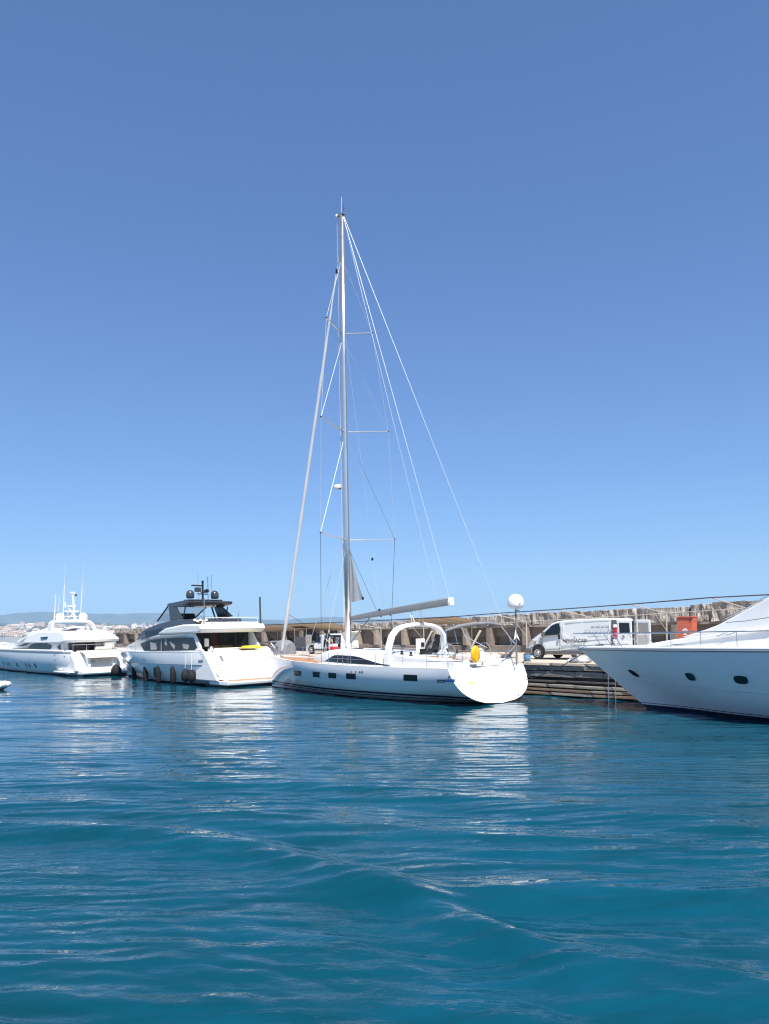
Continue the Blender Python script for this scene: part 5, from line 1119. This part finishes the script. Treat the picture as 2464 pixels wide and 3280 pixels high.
# second, smaller van farther along the quay
V2 = qroot('small_van', 'small white delivery van with load bay shade painted black parked under the awning', 'van')
v2w = lambda x, z: -4.0 - .10 * sm((z - 2.3) / .8); v2f = lambda x, z: -5.7 + .10 * sm((z - 2.3) / .8)
MB().prism([(24.98, 1.80), (25.02, 2.05), (24.85, 2.24), (24.2, 2.38), (23.75, 2.72), (23.35, 3.02), (22.9, 3.10), (20.95, 3.10), (20.85, 3.0), (20.8, 1.85)], v2w, v2f).build('body', 'van_white', V2, smooth=True, bevel=.06, seg=3)
def v2s(poly, name, m, out=.012, th=.03): return MB().prism(poly, lambda x, z: v2w(x, z) + out, lambda x, z: v2w(x, z) - th).build(name, m, V2, bevel=.008)
v2s([(24.05, 2.45), (23.72, 2.72), (23.42, 2.92), (23.25, 2.92), (23.2, 2.45)], 'door_window', 'glass'); v2s([(22.1, 1.95), (22.1, 3.0), (20.95, 3.0), (20.95, 1.95)], 'load_opening_shade', 'black')  # black side panel paints the shade of an open load bay
v2s([(24.7, 1.86), (24.7, 2.0), (22.2, 2.02), (22.2, 1.88)], 'sill_trim', 'plastic_grey', .015); v2s([(23.1, 2.95), (22.2, 2.45), (22.22, 2.40), (23.15, 2.9)], 'panel_crease', 'town_grey', .006); v2s([(23.14, 2.05), (23.14, 2.9), (23.11, 2.9), (23.11, 2.05)], 'door_shut_line', 'town_grey', .006)
v2s([(24.92, 2.05), (24.75, 2.25), (24.45, 2.22), (24.6, 2.06)], 'headlight', 'town_grey', .015); v2s([(21.5, 2.35), (21.5, 2.85), (21.1, 2.85), (21.1, 2.35)], 'bay_window', 'grey_mid', .02)
MB().box((20.7, -4.85, 3.15), (.5, 1.5, .05), ry=.35).build('tailgate', 'van_white', V2, bevel=.02)
for wx in (24.3, 21.5): wheel(V2, wx, -4.05, QZ + .3, .3, 1); wheel(V2, wx, -5.65, QZ + .3, .3, -1)
for wx in (24.3, 21.5): v2s([(wx + .37 * math.cos(a), 1.93 + .38 * math.sin(a)) for a in frange(0, PI, 14)] + [(wx - .37, 1.84), (wx + .37, 1.84)], 'wheel_arch', 'black', .016, .06)
MB().box((23.95, -3.92, 2.5), (.1, .16, .18)).build('wing_mirror', 'plastic_grey', V2, bevel=.02)
# person loading the small van
def person(x, y, rz, label):
    R_ = qroot('person', label, 'person', x, y, QZ, rz)
    def skin(name, verts, edges, m, sub=2):
        me = bpy.data.meshes.new(name); me.from_pydata([v[:3] for v in verts], edges, []); o = bpy.data.objects.new(name, me); COL.objects.link(o); o.parent = R_
        o.modifiers.new('skin', 'SKIN'); sk = me.skin_vertices[0].data
        for i, v in enumerate(verts): sk[i].radius = (v[3], v[4] if len(v) > 4 else v[3]); sk[i].use_root = (i == 0)
        s2 = o.modifiers.new('sub', 'SUBSURF'); s2.levels = sub; s2.render_levels = sub; me.materials.append(MATS[m])
        for p in me.polygons: p.use_smooth = True
        return o
    # x forward, bent at the hips, arms reaching down and forward
    body = [(0, 0, .92, .15, .12), (.10, 0, 1.10, .15, .12), (.24, 0, 1.30, .17, .12), (.36, 0, 1.44, .15, .10), (.42, 0, 1.50, .06), (.48, 0, 1.57, .055),
            (.34, .20, 1.40, .07), (.44, .25, 1.16, .05), (.60, .20, .96, .04), (.68, .18, .90, .032), (.34, -.20, 1.40, .07), (.46, -.25, 1.18, .05), (.64, -.18, 1.02, .04), (.72, -.16, .97, .032),
            (0, .10, .86, .105), (.04, .11, .48, .072), (-.02, .12, .10, .05), (.10, .13, .05, .045), (0, -.10, .86, .105), (-.03, -.11, .48, .072), (-.10, -.12, .10, .05), (.02, -.13, .05, .045)]
    ed = [(0, 1), (1, 2), (2, 3), (3, 4), (4, 5), (3, 6), (6, 7), (7, 8), (8, 9), (3, 10), (10, 11), (11, 12), (12, 13), (0, 14), (14, 15), (15, 16), (16, 17), (0, 18), (18, 19), (19, 20), (20, 21)]
    skin('body', body, ed, 'cloth_dark')
    hd = MB().lathe([(.01, -.12), (.05, -.11), (.075, -.05), (.088, .02), (.09, .08), (.07, .14), (.02, .17)], (.53, 0, 1.64), 16, 'Z', 1.1, .9).build('head', 'skin', R_, smooth='all')
    MB().lathe([(.094, .02), (.097, .08), (.078, .145), (.02, .18)], (.515, 0, 1.645), 16, 'Z', 1.1, .92).build('hair', 'black', R_, smooth='all')
    MB().prism([(.62, 1.62), (.645, 1.60), (.62, 1.585)], .012).build('nose', 'skin', R_)
    for s_ in (1, -1):
        a = (.44, .25, 1.16) if s_ > 0 else (.46, -.25, 1.18); b = (.68, .18, .90) if s_ > 0 else (.72, -.16, .97)
        MB().tube([tuple(np.array(a) * .7 + np.array(b) * .3), b], [.052, .038], 10).build('forearm', 'skin', R_, smooth=True)
        h = np.array(b)
        MB().box(tuple(h + [.04, 0, -.03]), (.09, .03, .08), ry=.5).build('hand', 'skin', R_, bevel=.012)
        for k in range(4): MB().tube([tuple(h + [.07, .026 - .017 * k, -.05]), tuple(h + [.10, .026 - .017 * k, -.085]), tuple(h + [.095, .026 - .017 * k, -.115])], .0085, 6).build('finger', 'skin', R_)
        MB().tube([tuple(h + [.02, -.03 * s_, -.03]), tuple(h + [.06, -.045 * s_, -.06])], .0095, 6).build('thumb', 'skin', R_)
    return R_
person(21.75, -3.35, PI - .25, 'person in dark clothes bending over a box beside the small van')
cb = qroot('carton', 'red and white carton held in front of the small van load bay', 'carton', 21.02, -3.5, QZ + .0)
MB().box((0, 0, .30), (.5, .4, .6)).build('crate', 'red', cb, bevel=.02); MB().box((0, 0, .68), (.46, .36, .2)).build('lid', 'white_paint', cb, bevel=.02)
# tent, lean-to and clutter on the quay beyond the sailing yacht bow
TT = qroot('grey_tent', 'grey canvas dome shelter with doorway shade painted black standing on the quay', 'tent', 26.6, -3.2, QZ)
secs = []
for i in range(9):
    x = -.75 + 1.5 * i / 8; k = math.sqrt(max(.04, 1 - (abs(x) / .86) ** 2.6)); secs.append([(x, .85 * k * math.cos(a), 1.1 * k ** .5 * math.sin(a) ** .8 if math.sin(a) > 1e-6 else 0) for a in frange(0, PI, 12)])
MB().loft(secs, close=True).build('canopy', 'canvas_grey', TT, smooth=True)
MB().add([(.22 * math.cos(a) - .1, .80, max(0, .62 * math.sin(a))) for a in frange(0, PI, 10)], [tuple(range(11))]).build('doorway', 'black', TT)  # flat black sheet paints the shade inside the doorway
LT = qroot('lean_to', 'low grey awning on pale poles next to the dome shelter', 'shelter', 28.4, -3.3, QZ)
MB().prism([(-1.1, .95), (-.9, 1.02), (1.1, .85), (1.1, .80), (-.9, .97)], .8).build('sheet', 'canvas_grey', LT)
for x in (-.9, 1.0):
    for y in (.7, -.7): MB().tube([(x, y, 0), (x, y, .92)], .03, 6).build('pole', 'white_paint', LT)
MB().tube([(-.9, .75, .90), (-1.7, .9, .45)], .04, 6).build('boom_pole', 'white_paint', LT)
for i, (x, y, s_, m_, lb) in enumerate(((27.6, -1.9, .5, 'white_paint', 'white storage box in front of the grey dome shelter'), (28.3, -1.7, .4, 'town_grey', 'grey storage box under the low awning'), (27.0, -1.5, .35, 'white_paint', 'small white box on the quay edge by the yacht bow'))):
    c = qroot('storage_box', lb, 'box', x, y, QZ, .3 * i); MB().box((0, 0, s_ / 2), (s_ * 1.2, s_, s_)).build('case', m_, c, bevel=.03); MB().box((0, 0, s_ + .03), (s_ * 1.26, s_ * 1.06, .06)).build('lid', m_, c, bevel=.02)
SL = qroot('market_stall', 'dark grey canvas stall with tan side curtain under the awning', 'stall', 32.6, -9.2, QZ)
MB().box((0, 0, .62), (1.7, .06, 1.2)).build('front_sheet', 'canvas_grey', SL); MB().box((0, -1.0, 1.0), (1.7, .05, 2.0)).build('back_sheet', 'black', SL)
MB().box((-1.3, .1, .7), (.8, .05, 1.4)).build('side_curtain', 'cream', SL)
for x in (-.85, .85): MB().tube([(x, 0, 0), (x, 0, 2.0)], .035, 6).build('pole', 'cream', SL)
MB().prism([(-.9, 1.95), (-.9, 2.0), (.9, 2.0), (.9, 1.95)], .5, -1.05).build('roof_sheet', 'canvas_tan', SL)
# fallen planks leaning on the wall, as stacked behind the boom
for i, (x, a) in enumerate(((20.2, .5), (19.5, .62), (15.4, .55))):
    pl = qroot('plank', ('tan plank leaning against the breakwater wall behind the mast', 'second tan plank leaning on the wall next to the first', 'lone plank leaning on the wall behind the white arch')[i], 'plank', x, -11.6, QZ)
    MB().prism([(-.08, 0), (-.08 - 1.1, 1.5), (1.1 * -1 + .06, 1.56), (.08, .02)], .04).build('board', 'cream', pl)
# ================================================================== HAZE
hz = MB().box((0, 0, 298.5), (34000, 34000, 603)).build('haze', 'white_paint', None); hz['kind'] = 'stuff'; hz['label'] = 'thin bluish summer haze over the bay'
hm = bpy.data.materials.new('haze_air'); hm.use_nodes = True; ht = hm.node_tree; ht.nodes.clear()
pv = nd(ht, 'ShaderNodeVolumePrincipled'); pv.inputs['Color'].default_value = (.46, .73, 1, 1); pv.inputs['Density'].default_value = 6.5e-5; pv.inputs['Anisotropy'].default_value = .0
ho = nd(ht, 'ShaderNodeOutputMaterial'); ht.links.new(pv.outputs[0], ho.inputs['Volume'])
hz.data.materials.clear(); hz.data.materials.append(hm)
